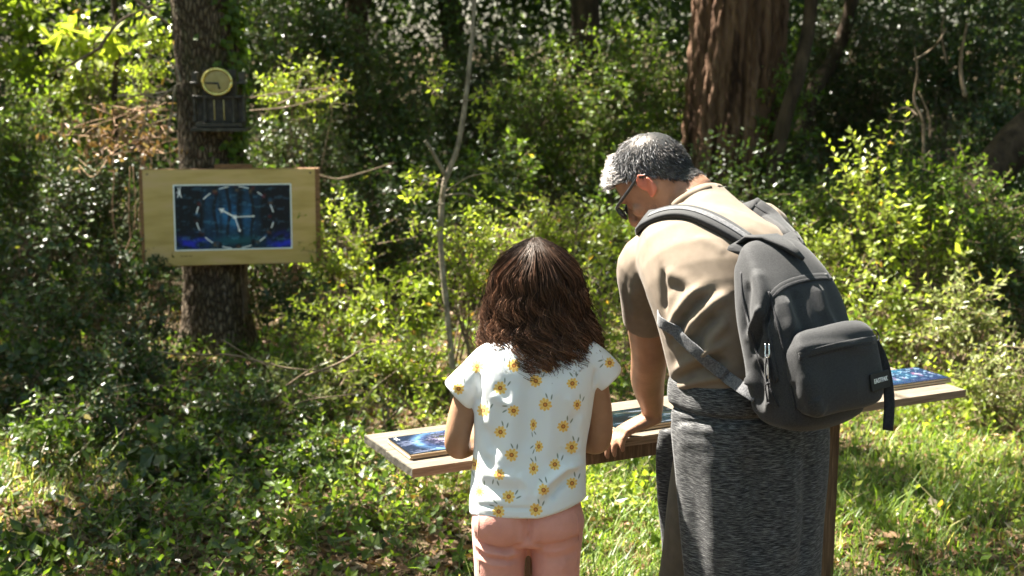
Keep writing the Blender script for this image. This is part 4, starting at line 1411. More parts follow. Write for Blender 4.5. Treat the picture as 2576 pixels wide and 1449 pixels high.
# ------------------------------------------------------------------ the picture board on the oak
M['brown_plank'] = mat('varnished_plank', [(0.25, (0.12, 0.055, 0.022)), (0.5, (0.22, 0.105, 0.045)), (0.75, (0.34, 0.18, 0.08))], 6, (3, 3, 30), 0.6, 0.35, 0.4, 40, 0.004, 5)
m, nt, b = base_mat('brushed_gold_sheet')
v = coords(nt, (1.2, 1.2, 6))
nt.links.new(ramp(nt, noise(nt, v, 3, 4), [(0.3, (0.38, 0.30, 0.115)), (0.5, (0.47, 0.375, 0.16)), (0.7, (0.51, 0.39, 0.22))]), b.inputs['Base Color'])
b.inputs['Metallic'].default_value = 0.75
nt.links.new(ramp(nt, noise(nt, coords(nt, (2, 2, 220)), 4, 3), [(0.3, (0.32,) * 3), (0.7, (0.48,) * 3)]), b.inputs['Roughness'])
M['gold'] = m
SY = OAKY - .225
th = math.radians(13)
bx = np.array((math.cos(th), math.sin(th), 0))
bn = np.array((math.sin(th), -math.cos(th), 0))
bz = nrm(np.array((0, 0, 1.0)) + bn * -.03)
bn = np.cross(bx, bz)
SC = Wy(581, 546, SY)
dS = (SC - CAM) @ FWD
pxm = dS / F
roll = math.radians(-0.7)
bx, bz = bx * math.cos(roll) + bz * math.sin(roll), bz * math.cos(roll) - bx * math.sin(roll)
sw, sh = 412 * pxm / math.cos(th) / 2, 240 * pxm / 2
sign = thing('picture_board', SC, 'gold framed picture board with a blue forest clock print fixed on the oak', 'sign')
PB = lambda x, y, z: SC + bx * x + bz * y + bn * z
for k in range(3):
    g = Geo()
    g.bbox(PB(.004, (k - 1) * (sh * 2 + .01) / 3, -.018), [bx, bz, bn], (sw + .022, (sh * 2 + .01) / 6 - .002, .020), .003)
    part('plank', g, M['brown_plank'], sign, smooth=False)
g = Geo()
g.bbox(PB(.02, sh + .012, -.022), [bx, bz, bn], (.10, .014, .012), .003)
part('top_block', g, M['brown_plank'], sign, smooth=False)
g = Geo()
g.bbox(PB(0, 0, .0005), [bx, bz, bn], (sw, sh, .0022), .001)
part('gold_panel', g, M['gold'], sign, smooth=False)
pw_, ph_ = sw * 283 / 412, sh * 166 / 240
pcx, pcy = (585 - 579) * pxm, (546 - 546) * pxm
g = Geo()
cs = [PB(pcx + a * pw_, pcy + c * ph_, .0042) for a, c in ((-1, -1), (1, -1), (1, 1), (-1, 1))]
cs2 = [p - bn * .0012 for p in cs]
g.add(np.array(cs + cs2), [(0, 1, 2, 3), (4, 5, 1, 0), (5, 6, 2, 1), (6, 7, 3, 2), (7, 4, 0, 3)])
part('print', g, M['art_clock'], sign, smooth=False, uv=np.array([(0, 0), (1, 0), (1, 1), (0, 1), (0, 0), (1, 0), (1, 1), (0, 1)], float))
for a in (-1, 1):
    for c in (-1, 1):
        g = Geo()
        g.ball(PB(a * (sw - .025), c * (sh - .022), .003), (.0055, .0055, .003), [bx, bz, bn], 10, 6)
        part('screw', g, M['black_plastic'], sign)
g = Geo()
for k, (x_, l_) in enumerate(((-.272, .010), (-.258, .006), (-.248, .008), (-.232, .007), (-.222, .006))):
    g.bbox(PB(x_ + .01, -.205, .0032), [bx, bz, bn], (l_ / 2, .0025, .0005), .0002)
part('caption', g, M['black_plastic'], sign, smooth=False)

# ------------------------------------------------------------------ ornate little clock house above the board
M['iron'] = mat('dark_carved_wood', [(0.3, (0.018, 0.016, 0.012)), (0.55, (0.045, 0.038, 0.028)), (0.8, (0.11, 0.093, 0.07))], 40, (1, 1, 1), 0.55, 0.4, 0.6, 120, 0.004, 5)
M['brass'] = mat('polished_brass', [(0.3, (0.62, 0.50, 0.16)), (0.7, (0.78, 0.66, 0.26))], 30, rough=0.25, spec=0.5, metallic=0.9)
M['dial'] = mat('tarnished_dial', [(0.3, (0.30, 0.24, 0.09)), (0.7, (0.42, 0.34, 0.15))], 30, rough=0.45, spec=0.4, metallic=0.3)
KY = OAKY - .205
KC = Wy(547, 206, KY - .05)
km = ((KC - CAM) @ FWD) / F
kx, ky_, kz = np.array((1.0, 0, 0)), np.array((0, -1.0, 0)), np.array((0, 0, 1.0))
KP = lambda u, v, o=0.0: KC + kx * (u - 547) * km + kz * (206 - v) * km * 1.02 + ky_ * (o - .05)
clock = thing('wall_clock', KP(547, 330), 'dark ornate clock house with a round brass dial on the oak above the picture board', 'clock')
g = Geo()
def kbox(g, u0, u1, v0, v1, o0, o1, b=.002):
    a, c = KP(u0, v0, o0), KP(u1, v1, o1)
    g.bbox((a + c) / 2, [kx, ky_, kz], (abs(c[0] - a[0]) / 2, abs(c[1] - a[1]) / 2, abs(c[2] - a[2]) / 2), b)
kbox(g, 506, 590, 176, 306, -.02, .02)
kbox(g, 488, 608, 246, 306, -.05, .008)
kbox(g, 480, 616, 240, 246, -.05, .05)
part('case', g, M['iron'], clock, smooth=False)
g = Geo()
kbox(g, 476, 620, 318, 327, -.06, .085)
kbox(g, 488, 606, 306, 316, -.05, .07)
part('shelf', g, M['iron'], clock, smooth=False)
for u_ in (486, 512, 584, 610):
    g = Geo()
    g.sweep([KP(u_, 304, .045), KP(u_, 290, .045), KP(u_, 262, .045), KP(u_, 246, .045), KP(u_, 240, .045)], np.array([.013, .008, .0075, .008, .012]), n=10, sub=3, cap=.3)
    part('column', g, M['iron'], clock)
for u_ in (536, 560):
    g = Geo()
    g.sweep([KP(u_, 300, .045), KP(u_, 250, .045)], .004, n=8, sub=2, cap=.3)
    part('chain', g, M['dial'], clock)
for u0_, v0_ in ((482, 176), (600, 176)):
    g = Geo()
    kbox(g, u0_, u0_ + 16, 182, 208, .02, .05)
    kbox(g, u0_ - 3, u0_ + 19, 206, 211, .01, .07)
    part('turret', g, M['iron'], clock, smooth=False)
g = Geo()
g.sweep([KP(547 + 36 * math.cos(t), 206 - 31 * math.sin(t), .062) for t in np.linspace(0, 2 * math.pi, 33)], .0085, ref=ky_, n=10, sub=1, cap=.2)
part('bezel', g, M['brass'], clock)
g = Geo()
g.sweep([KP(547, 206, .030), KP(547, 206, .060)], [35 * km, 34 * km], [30 * km, 29.5 * km], ref=kx, n=36, sub=2, cap=.05)
dial = part('dial', g, M['dial'], clock)
g = Geo()
g.ribbon(np.array([KP(549, 209, .066), KP(535, 209, .066), KP(518, 208, .066)]), np.array([ky_] * 3), .010, .002)
g.ribbon(np.array([KP(549, 207, .068), KP(551, 214, .068), KP(554, 224, .068)]), np.array([ky_] * 3), .009, .002)
part('hands', g, M['black_plastic'], dial)
# ------------------------------------------------------------------ people
def skin_mat(name, c0, c1, hairy=False):
    m, nt, b = base_mat(name)
    v = coords(nt)
    c = ramp(nt, noise(nt, v, 22, 5), [(0.3, c0), (0.7, c1)])
    at = node(nt, 'ShaderNodeAttribute', attribute_name='stubble')
    sp = noise(nt, v, 420, 2)
    k = node(nt, 'ShaderNodeMath', operation='MULTIPLY')
    r2 = ramp(nt, sp, [(0.42, (0, 0, 0)), (0.55, (1, 1, 1))])
    nt.links.new(at.outputs['Fac'], k.inputs[0])
    nt.links.new(r2, k.inputs[1])
    mx = node(nt, 'ShaderNodeMix', data_type='RGBA')
    nt.links.new(k.outputs[0], mx.inputs[0])
    nt.links.new(c, mx.inputs[6])
    mx.inputs[7].default_value = (0.035, 0.03, 0.03, 1)
    at2 = node(nt, 'ShaderNodeAttribute', attribute_name='ear_backlight')
    mx2 = node(nt, 'ShaderNodeMix', data_type='RGBA')
    nt.links.new(at2.outputs['Fac'], mx2.inputs[0])
    nt.links.new(mx.outputs[2], mx2.inputs[6])
    mx2.inputs[7].default_value = (0.55, 0.14, 0.09, 1)
    nt.links.new(mx2.outputs[2], b.inputs['Base Color'])
    b.inputs['Roughness'].default_value = 0.48
    b.inputs['Specular IOR Level'].default_value = 0.35
    b.inputs['Subsurface Weight'].default_value = 0.12
    b.inputs['Subsurface Radius'].default_value = (1.0, 0.35, 0.2)
    b.inputs['Subsurface Scale'].default_value = 0.008
    add_bump(nt, b, noise(nt, v, 260, 3), 0.25, 0.002)
    return m


M['skin_man'] = skin_mat('weathered_skin', (0.20, 0.105, 0.065), (0.29, 0.16, 0.10))
M['skin_girl'] = skin_mat('tanned_skin', (0.27, 0.145, 0.082), (0.34, 0.19, 0.115))


def strand_mat(name, stops, rough=0.32, spec=0.6):
    m, nt, b = base_mat(name)
    at = node(nt, 'ShaderNodeAttribute', attribute_name='tint')
    nt.links.new(ramp(nt, at.outputs['Fac'], stops), b.inputs['Base Color'])
    b.inputs['Roughness'].default_value = rough
    b.inputs['Specular IOR Level'].default_value = spec
    b.inputs['Specular Tint'].default_value = (1.0, 0.86, 0.74, 1)
    return m


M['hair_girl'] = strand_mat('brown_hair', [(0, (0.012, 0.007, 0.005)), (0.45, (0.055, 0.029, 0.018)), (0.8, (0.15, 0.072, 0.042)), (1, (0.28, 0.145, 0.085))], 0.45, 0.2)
M['hair_man'] = strand_mat('greying_hair', [(0, (0.008, 0.008, 0.009)), (0.5, (0.03, 0.03, 0.032)), (0.75, (0.25, 0.25, 0.26)), (1, (0.55, 0.55, 0.56))], 0.38, 0.5)


def cloth_mat(name, stops, scale, rough=0.85, weave=900, bump=0.25, sheen=0.25, stretch=(1, 1, 1), detail=4):
    m, nt, b = base_mat(name)
    v = coords(nt, stretch)
    nt.links.new(ramp(nt, noise(nt, v, scale, detail), stops), b.inputs['Base Color'])
    b.inputs['Roughness'].default_value = rough
    b.inputs['Specular IOR Level'].default_value = 0.2
    b.inputs['Sheen Weight'].default_value = sheen
    b.inputs['Sheen Roughness'].default_value = 0.5
    if bump:
        add_bump(nt, b, noise(nt, coords(nt), weave, 2), bump, 0.002)
    return m


M['tee'] = cloth_mat('taupe_jersey', [(0.35, (0.145, 0.112, 0.082)), (0.65, (0.175, 0.137, 0.102))], 30, sheen=.05)
M['shorts'] = cloth_mat('brown_cotton', [(0.35, (0.062, 0.05, 0.036)), (0.65, (0.085, 0.068, 0.05))], 30, sheen=.08)
M['melange'] = cloth_mat('grey_melange_knit', [(0.38, (0.010, 0.010, 0.011)), (0.5, (0.035, 0.035, 0.036)), (0.66, (0.13, 0.13, 0.128))], 1.0, 0.9, 500, 0.3, 0.08, (60, 60, 1000), 2)
M['salmon'] = cloth_mat('salmon_twill', [(0.35, (0.56, 0.255, 0.20)), (0.65, (0.62, 0.29, 0.23))], 25, weave=420, bump=.5, sheen=.12)
M['pack'] = cloth_mat('charcoal_polyester', [(0.3, (0.013, 0.013, 0.014)), (0.7, (0.036, 0.036, 0.037))], 420, 0.75, 700, 0.3, 0.10)
M['webbing'] = cloth_mat('grey_webbing', [(0.4, (0.05, 0.05, 0.055)), (0.6, (0.11, 0.11, 0.115))], 260, 0.7, 500, 0.6, 0.2)
M['black_web'] = cloth_mat('black_webbing', [(0.4, (0.008, 0.008, 0.010)), (0.6, (0.018, 0.018, 0.02))], 200, 0.7, 500, 0.5, 0.1)
M['lens'] = mat('spectacle_lens', [(0.3, (0.06, 0.06, 0.065)), (0.7, (0.09, 0.09, 0.095))], 10, rough=0.08, spec=0.7)
M['shoe'] = mat('canvas_shoe', [(0.3, (0.35, 0.33, 0.3)), (0.7, (0.45, 0.43, 0.4))], 40)


def head_rings():
    return [(-0.125, 0.066, 0.016, 0.018), (-0.118, 0.062, 0.032, 0.034), (-0.098, 0.046, 0.053, 0.050), (-0.07, 0.03, 0.071, 0.058), (-0.04, 0.014, 0.086, 0.0655),
            (-0.01, 0.003, 0.0955, 0.071), (0.02, -0.003, 0.0985, 0.0745), (0.05, -0.006, 0.0965, 0.0745), (0.078, -0.009, 0.086, 0.067), (0.1, -0.011, 0.066, 0.052), (0.112, -0.012, 0.042, 0.034)]


def add_head(g, c, B, s=1.0):
    """head with brow, nose, lips, chin and ears; B rows: right, face, up"""
    R = head_rings()
    tf = lambda p: c + (np.asarray(p, float) * s) @ B
    g.sweep([tf((0, y, z)) for z, y, hl, hw in R], [hw * s for *_, hw in R], [hl * s for _, _, hl, _ in R], ref=B[0], n=28, sub=3, exp=2.15, cap=0.35)
    g.sweep([tf((0, 0.088, 0.012)), tf((0, 0.104, -0.018)), tf((0, 0.112, -0.042)), tf((0, 0.098, -0.056))], [0.008 * s, 0.011 * s, 0.015 * s, 0.012 * s], ref=B[0], n=10)
    for sx in (-1, 1):
        g.ball(tf((sx * 0.013, 0.097, -0.048)), np.array((0.008, 0.012, 0.007)) * s, B, 10, 6)
        g.ball(tf((sx * 0.033, 0.083, 0.012)), np.array((0.022, 0.014, 0.010)) * s, B, 12, 8)      # brow
        g.ball(tf((sx * 0.031, 0.079, -0.010)), np.array((0.013, 0.010, 0.010)) * s, B, 12, 8)     # eyelids
        g.ball(tf((sx * 0.046, 0.058, -0.035)), np.array((0.020, 0.024, 0.018)) * s, B, 12, 8)     # cheekbone
        # ear: plate, helix and lobe
        g.ball(tf((sx * 0.0765, -0.012, -0.012)), np.array((0.008, 0.016, 0.026)) * s, B, 12, 8)
        hel = [(0.078, 0.006, -0.012), (0.084, 0.008, 0.010), (0.089, -0.006, 0.022), (0.092, -0.022, 0.014), (0.091, -0.024, -0.006), (0.086, -0.016, -0.026), (0.079, -0.003, -0.037), (0.077, 0.004, -0.030)]
        g.sweep([tf((sx * x, y, z)) for x, y, z in hel], [0.0042 * s] * 6 + [0.006 * s, 0.004 * s], ref=B[2], n=8, sub=3)
    g.sweep([tf((-0.022, 0.088, -0.072)), tf((0, 0.099, -0.068)), tf((0.022, 0.088, -0.072))], [0.004 * s, 0.007 * s, 0.004 * s], ref=B[2], n=8)
    g.sweep([tf((-0.018, 0.086, -0.081)), tf((0, 0.096, -0.081)), tf((0.018, 0.086, -0.081))], [0.004 * s, 0.008 * s, 0.004 * s], ref=B[2], n=8)


def add_hand(g, wrist, Fd, Nd, thumb, curl, s=1.0, spread=0.05):
    """palm, four unequal fingers with bent knuckles, and a thumb leaving the side of the palm"""
    Fd = nrm(Fd)
    Nd = nrm(np.asarray(Nd) - Fd * np.dot(Nd, Fd))
    X = np.cross(Fd, Nd) * thumb                              # towards the thumb side
    P = lambda a, x, n: wrist + (Fd * a + X * x + Nd * n) * s
    g.sweep([P(-0.015, 0, 0), P(0.02, 0.002, 0.0), P(0.055, 0.0, 0.001), P(0.088, -0.002, 0)], np.array([0.026, 0.034, 0.041, 0.041]) * s, np.array([0.019, 0.0185, 0.016, 0.0125]) * s, ref=X, n=16, exp=2.6, cap=0.4)
    for k, (x, L) in enumerate(((0.031, 0.072), (0.0105, 0.080), (-0.0105, 0.074), (-0.030, 0.058))):
        ang, p = curl[0] * (0.9 + 0.1 * k), np.array((0.082 - 0.006 * abs(k - 1), x, 0.0))
        pts, rad = [p.copy() - (0.02, 0, 0)], [0.0098]
        for seg, (fr, c) in enumerate(((0.46, curl[0]), (0.30, curl[1]), (0.24, curl[2]))):
            pts.append(p.copy())
            rad.append((0.0098, 0.0092, 0.0084)[seg])
            p = p + np.array((math.cos(ang), spread * (1.5 - k) / 1.5, -math.sin(ang))) * L * fr
            ang += (curl[1], curl[2], 0)[seg]
        pts.append(p)
        rad.append(0.0068)
        g.sweep([P(*q) for q in pts], np.array(rad) * s, ref=X, n=10, sub=3, cap=1.0)
    g.sweep([P(0.012, 0.020, -0.004), P(0.034, 0.041, -0.010), P(0.060, 0.056, -0.016), P(0.086, 0.060, -0.022)], np.array([0.015, 0.0135, 0.011, 0.0075]) * s, ref=Nd, n=12, sub=3, cap=1.0)


def add_leg(g, hip, foot, r, fwd, shoe=None):
    hip, foot = np.asarray(hip, float), np.asarray(foot, float)
    knee = hip * 0.5 + foot * 0.5 + np.asarray(fwd) * 0.015
    calf = hip * 0.27 + foot * 0.73 - np.asarray(fwd) * 0.012
    g.sweep([hip, hip * 0.75 + foot * 0.25, knee, calf, foot * 0.93 + hip * 0.07, foot], np.array([1, 0.9, 0.66, 0.66, 0.45, 0.46]) * r, n=18, sub=4)


def foot_geo(g, ankle, fwd, L=0.25, r=0.042):
    a = np.asarray(ankle, float)
    f = nrm(np.asarray(fwd, float))
    side = np.cross(f, (0, 0, 1))
    pts = [a - f * L * 0.2 + (0, 0, -a[2] + r), a + f * L * 0.15 + (0, 0, -a[2] + r), a + f * L * 0.5 + (0, 0, -a[2] + r * 0.85), a + f * L * 0.78 + (0, 0, -a[2] + r * 0.65)]
    g.sweep(pts, [r * 0.85, r * 0.9, r * 1.1, r * 0.8], [r, r * 0.98, r * 0.8, r * 0.6], ref=side, n=16, exp=2.5)
    g.sweep([a + (0, 0, 0.09), a + (0, 0, -a[2] + r)], [r * 0.8, r * 0.85], n=14, sub=2)


# ================================================================== the man
HIPS = W(1878, 1040, 2.79)
C7 = W(1752, 512, 3.02)
SH_L, SH_R = W(1630, 664, 2.87), W(1918, 588, 3.08)
ACR = nrm((SH_R - SH_L) * (1, 1, 0))                          # across the shoulders
TF = np.array((-ACR[1], ACR[0], 0.0))                         # where his chest points
man = thing('person', (HIPS[0], HIPS[1], 0.0), 'man in taupe T-shirt bending over the plank table with a charcoal backpack on', 'person', 'visitors reading at the table')

fd = nrm(np.array((-0.64, 0.37, -0.66)))
ud = nrm(np.array((-0.616, 0.354, 0.702)) - fd * np.dot((-0.616, 0.354, 0.702), fd))
HB = np.array([np.cross(fd, ud), fd, ud])
HC = W(1650, 457, 3.10)
body = Geo()
add_head(body, HC, HB, 0.94)
body.sweep([HC + np.array((0, -0.03, -0.035)) @ HB, HC + np.array((0, -0.05, -0.085)) @ HB, W(1738, 518, 3.05), W(1772, 590, 3.04)], [0.052, 0.053, 0.054, 0.055], [0.056, 0.057, 0.055, 0.05], ref=ACR, n=20)
EL = W(1634, 880, 3.05)
WR = W(1640, 1046, 3.265)
body.sweep([SH_L, W(1624, 760, 2.945), EL, W(1630, 955, 3.155), W(1640, 1018, 3.235), WR], [0.052, 0.049, 0.044, 0.0425, 0.030, 0.027], [0.055, 0.05, 0.044, 0.038, 0.027, 0.023], ref=ACR, n=20)
add_hand(body, WR + np.array((0, 0, -0.006)), (-0.86, -0.30, -0.30), (-0.25, 0.15, 0.95), 1, (0.28, 0.55, 0.4), 1.0)
ER = np.array((0.74, 3.13, 1.0))
WRR = np.array((0.66, 3.36, 0.765))
body.sweep([SH_R, ER * 0.5 + SH_R * 0.5, ER, ER * 0.4 + WRR * 0.6, WRR], [0.052, 0.049, 0.044, 0.038, 0.027], ref=ACR, n=18)
add_hand(body, WRR, (-0.5, 0.8, -0.1), (0, 0.1, 1), -1, (0.15, 0.3, 0.3), 1.0)
body.sweep([HIPS, HIPS * 0.55 + C7 * 0.45, HIPS * 0.3 + C7 * 0.7 + TF * 0.04], [0.13, 0.13, 0.10], [0.08, 0.08, 0.05], ref=ACR, n=24)
hipL, hipR = HIPS - ACR * 0.085 + (0, 0, -0.04), HIPS + ACR * 0.085 + (0, 0, -0.04)
footL, footR = hipL * (1, 1, 0) + TF * 0.10 + (0, 0, 0.08), hipR * (1, 1, 0) + TF * 0.02 + (0, 0, 0.08)
add_leg(body, hipL, footL, 0.083, TF)
add_leg(body, hipR, footR, 0.083, TF)
for f_ in (footL, footR):
    foot_geo(body, f_, TF, 0.26, 0.042)
V, Q, T = remesh(body, 0.0050, 3)
loc = (V - HC) @ HB.T / 0.94                                          # head coordinates: right, face, up
x, y, z = loc.T
inhead = (np.linalg.norm(loc * (1, 1, 0.85), axis=1) < 0.135)
jaw = inhead & (y > -0.005) & (z < -0.035) & (z > -0.14) & (y < 0.105)
stub = np.where(jaw, np.clip((-(z + 0.035)) / 0.03, 0, 1) * np.clip((y + 0.005) / 0.02, 0, 1) * 0.75, 0)
ear = inhead & (np.abs(x) > 0.0775) & (y < 0.012)
ear_backlight = np.where(ear, 0.55, 0.0)  # ears reddened in the colour, for sunlight shining through them
man_body = part('body', (V, Q, T), M['skin_man'], man, attr={'stubble': stub, 'ear_backlight': ear_backlight})
man_bvh = bvh_of(V, Q, T)

# hair: short strands over the scalp, greyer at the front
def hairline(x, y, z):
    fr = np.clip((y - 0.0) / 0.08, 0, 1)
    lim = np.where(y > 0.02, 0.02 + 0.038 * fr, np.where(y > -0.03, 0.018 - 0.02 * (0.02 - y) / 0.05, -0.002 - 0.058 * np.clip((-0.03 - y) / 0.05, 0, 1)))
    return z > lim
N = vnormals(V, Q, T)
r_ = np.random.default_rng(5)
on = np.where((np.linalg.norm(loc, axis=1) < 0.135) & hairline(x, y, z) & ~ear & (np.abs(x) < 0.09))[0]
pick = r_.choice(on, 16000)
P_ = V[pick] + r_.normal(size=(16000, 3)) * 0.0015
n0 = N[pick]
lo = loc[pick]
comb = np.where(lo[:, 1:2] > 0.03, (0, 0.75, 0.25), (0, -0.15, -0.9)) + np.clip(lo[:, 2:3] / 0.1, 0, 1) * (0, 0.75, 0.5)
comb = nrm(comb + r_.normal(size=(16000, 3)) * 0.16) @ HB
hl = (0.008 + 0.009 * np.clip((lo[:, 2] + 0.01) / 0.08, 0, 1) + 0.010 * np.clip((lo[:, 1] - 0.06) / 0.03, 0, 1)) * (0.7 + 0.5 * r_.random(16000))
mid = P_ + (n0 * 0.45 + comb * 0.70) * hl[:, None] * 0.5
tip = mid + (n0 * 0.12 + comb * 0.95) * hl[:, None] * 0.6
grey = np.clip(0.42 + 0.18 * np.clip(lo[:, 1] / 0.08, -1.2, 1) + 0.14 * (np.abs(lo[:, 0]) / 0.075) + r_.normal(size=16000) * 0.25, 0, 1)
g = Geo()
cap_faces = Q[np.isin(Q, on).all(1)]
g.add(V + N * 0.0022, cap_faces, None, 0.50)
for a_, b_, w0, w1 in ((P_, mid, 0.00062, 0.00055), (mid, tip, 0.00055, 0.0002)):
    tubes(g, a_, b_, w0, w1)
    g.A[-1] = np.repeat(grey, 6)
used = np.zeros(g.n, bool)
Vh, Qh, Th, Ah = g.arrays()
used[Qh.ravel()] = True
mp = np.cumsum(used) - 1
part('hair', (Vh[used], mp[Qh], None, Ah[used]), M['hair_man'], man)
# eyebrow and glasses
g = Geo()
tf = lambda p: HC + np.asarray(p, float) @ HB * 0.94
gl = thing('eyeglasses', tf((0, 0.105, 0)), 'black framed eyeglasses on the bending man', 'glasses')
for sx in (-1, 1):
    g = Geo()
    ring = [(sx * (0.034 + 0.027 * math.cos(t)), 0.118 - 0.012 * (math.cos(t) + 1) * 0.5, -0.008 + 0.020 * math.sin(t)) for t in np.linspace(0, 2 * math.pi, 17)]
    g.sweep([tf(p) for p in ring], 0.0022, ref=HB[1], n=6, sub=2, cap=0.3)
    part('rim', g, M['black_plastic'], gl)
    g = Geo()
    c = np.array(tf((sx * 0.034, 0.112, -0.008)))
    rr = np.array([tf(p) for p in ring[:-1]])
    g.add(np.vstack([rr, c[None]]), None, [(k, (k + 1) % 16, 16) for k in range(16)])
    part('lens', g, M['lens'], gl)
    g = Geo()
    g.sweep([tf((sx * 0.061, 0.104, 0.002)), tf((sx * 0.076, 0.085, 0.004)), tf((sx * 0.0815, 0.03, 0.014)), tf((sx * 0.083, 0.0, 0.020)), tf((sx * 0.084, -0.022, 0.012))], 0.0022, 0.004, ref=HB[0], n=8)
    part('temple', g, M['black_plastic'], gl)
g = Geo()
g.sweep([tf((-0.008, 0.117, -0.002)), tf((0, 0.121, 0.001)), tf((0.008, 0.117, -0.002))], 0.002, ref=HB[2], n=6)
part('bridge', g, M['black_plastic'], gl)

# T-shirt: trunk, yoke and sleeves grown into one cloth surface, then creased
g = Geo()
tr = [(1882, 975, 2.79, .158, .116), (1878, 935, 2.79, .163, .120), (1862, 900, 2.79, .168, .124), (1842, 780, 2.785, .18, .126), (1818, 680, 2.83, .195, .122), (1800, 612, 2.94, .160, .096), (1776, 552, 3.01, .088, .078), (1752, 509, 3.04, .062, .066)]
g.sweep([W(*t[:3]) for t in tr], [t[3] for t in tr], [t[4] for t in tr], ref=ACR, n=32, exp=2.3, cap=0.15)
g.sweep([SH_L + ACR * 0.0, SH_L * 0.6 + C7 * 0.4 + (0, 0, -0.072), SH_R * 0.6 + C7 * 0.4 + (0, 0, -0.065), SH_R], [0.060, 0.066, 0.070, 0.060], ref=(0, 0, 1), n=20)
g.sweep([W(1660, 652, 2.88), W(1630, 676, 2.885), W(1626, 740, 2.93), W(1629, 806, 2.985)], [0.07, 0.067, 0.059, 0.057], [0.072, 0.07, 0.062, 0.060], ref=ACR, n=24, cap=0.12)
g.sweep([SH_R - ACR * 0.04, SH_R, SH_R * 0.6 + ER * 0.4, SH_R * 0.42 + ER * 0.58], [0.07, 0.07, 0.062, 0.06], ref=ACR, n=24, cap=0.12)
V, Q, T = remesh(g, 0.0050, 2)
N = vnormals(V, Q, T)
bv = bvh_of(V, Q, T)
V = creases(V, N, bv, [
    ([(1672, 700), (1690, 690), (1720, 700), (1748, 725)], .012, .005), ([(1668, 735), (1692, 722), (1730, 735)], .011, -.005),
    ([(1680, 850), (1705, 790), (1735, 745), (1775, 715)], .012, .015), ([(1690, 868), (1722, 800), (1760, 760), (1800, 735)], .009, -.012),
    ([(1722, 860), (1745, 812), (1785, 770), (1835, 735)], .012, .014), ([(1745, 870), (1768, 828), (1810, 790)], .010, -.011),
    ([(1765, 905), (1790, 850), (1830, 800)], .012, .013),
    ([(1690, 940), (1730, 912), (1790, 880), (1835, 862)], .010, .011), ([(1692, 962), (1740, 938), (1800, 915), (1840, 905)], .009, -.009),
    ([(1700, 975), (1750, 960), (1800, 950), (1835, 948)], .009, .010),
    ([(1664, 668), (1668, 720), (1672, 790)], .008, -.010), ([(1590, 720), (1598, 770), (1594, 806)], .010, .005), ([(1620, 730), (1630, 770), (1640, 806)], .010, -.004),
    ([(1745, 590), (1785, 610), (1830, 640)], .012, .003), ([(1580, 640), (1600, 690), (1590, 750)], .012, .003)])
V = V + N * (fbm(V, 26, 3, 2) * 0.0028)[:, None]
part('t_shirt', (V, Q, T), M['tee'], man)
tee_bvh = bvh_of(V, Q, T)
# collar band and sleeve hem
g = Geo()
ring = []
for a in np.linspace(0, 2 * math.pi, 19):
    p = W(1751, 508, 3.037) + ACR * 0.064 * math.cos(a) + nrm(np.cross(ACR, C7 - HIPS)) * 0.067 * math.sin(a)
    ring.append(p)
g.sweep(ring, 0.0065, 0.010, ref=ACR, n=8, sub=2, cap=0.3)
part('collar', g, M['tee'], man)

# brown shorts
g = Geo()
g.sweep([HIPS + (0, 0, 0.03), HIPS + (0, 0, -0.02), HIPS + (0, 0, -0.10)], [0.155, 0.162, 0.168], [0.105, 0.112, 0.116], ref=ACR, n=32, exp=2.2, cap=0.2)
for h_, f_ in ((hipL, footL), (hipR, footR)):
    g.sweep([h_ + (0, 0, -0.04), h_ * 0.7 + f_ * 0.3, h_ * 0.5 + f_ * 0.5], [0.094, 0.090, 0.086], ref=ACR, n=24, cap=0.12)
V, Q, T = remesh(g, 0.007, 3)
V = V + vnormals(V, Q, T) * (fbm(V, 22, 8, 2) * 0.004)[:, None]
part('shorts', (V, Q, T), M['shorts'], man)

# grey jumper tied round the waist: a rolled band and the back hanging down as one open sheet
jr = [(1884, 925, 2.80, .168, .124), (1882, 936, 2.80, .181, .139), (1882, 965, 2.80, .186, .145), (1880, 990, 2.80, .184, .142), (1880, 1004, 2.80, .175, .133), (1879, 1018, 2.80, .183, .141),
      (1879, 1070, 2.80, .186, .146), (1880, 1170, 2.80, .181, .146), (1878, 1310, 2.80, .170, .141), (1878, 1430, 2.80, .162, .138), (1878, 1560, 2.80, .156, .136)]
P = np.array([W(*t[:3]) for t in jr])
D = catmull(np.hstack([P, np.array([t[3:] for t in jr])]), 8)
na = 90
ang = np.linspace(-1, 1, na)
BK = -TF
rows = []
for k, d in enumerate(D):
    s = k / (len(D) - 1)
    a = ang * math.radians(118 - 26 * s) - math.radians(2)
    wob = 1 + 0.006 * np.sin(a * 9 + s * 4) * min(1, s * 3) + 0.004 * np.sin(a * 17 + 1 + s * 3)
    se = lambda q: np.sign(q) * np.abs(q) ** (2 / 2.35)
    rows.append(d[:3] + ACR * (d[3] * se(np.sin(a)) * wob)[:, None] + BK * (d[4] * se(np.cos(a)) * wob)[:, None])
S1 = np.array(rows)
cen = D[:, None, :3]
S2 = S1 - nrm((S1 - cen) * (1, 1, 0)) * 0.006
k, n = len(D), na
Vj = np.vstack([S1.reshape(-1, 3), S2.reshape(-1, 3)])
i = np.arange(k - 1)[:, None] * n
j = np.arange(n - 1)[None]
q = np.stack([i + j, i + j + 1, i + n + j + 1, i + n + j], -1).reshape(-1, 4)
o2 = k * n
edge = [(r * n, r * n + n, o2 + r * n + n, o2 + r * n) for r in range(k - 1)] + [(r * n + n - 1, o2 + r * n + n - 1, o2 + r * n + 2 * n - 1, r * n + 2 * n - 1) for r in range(k - 1)]
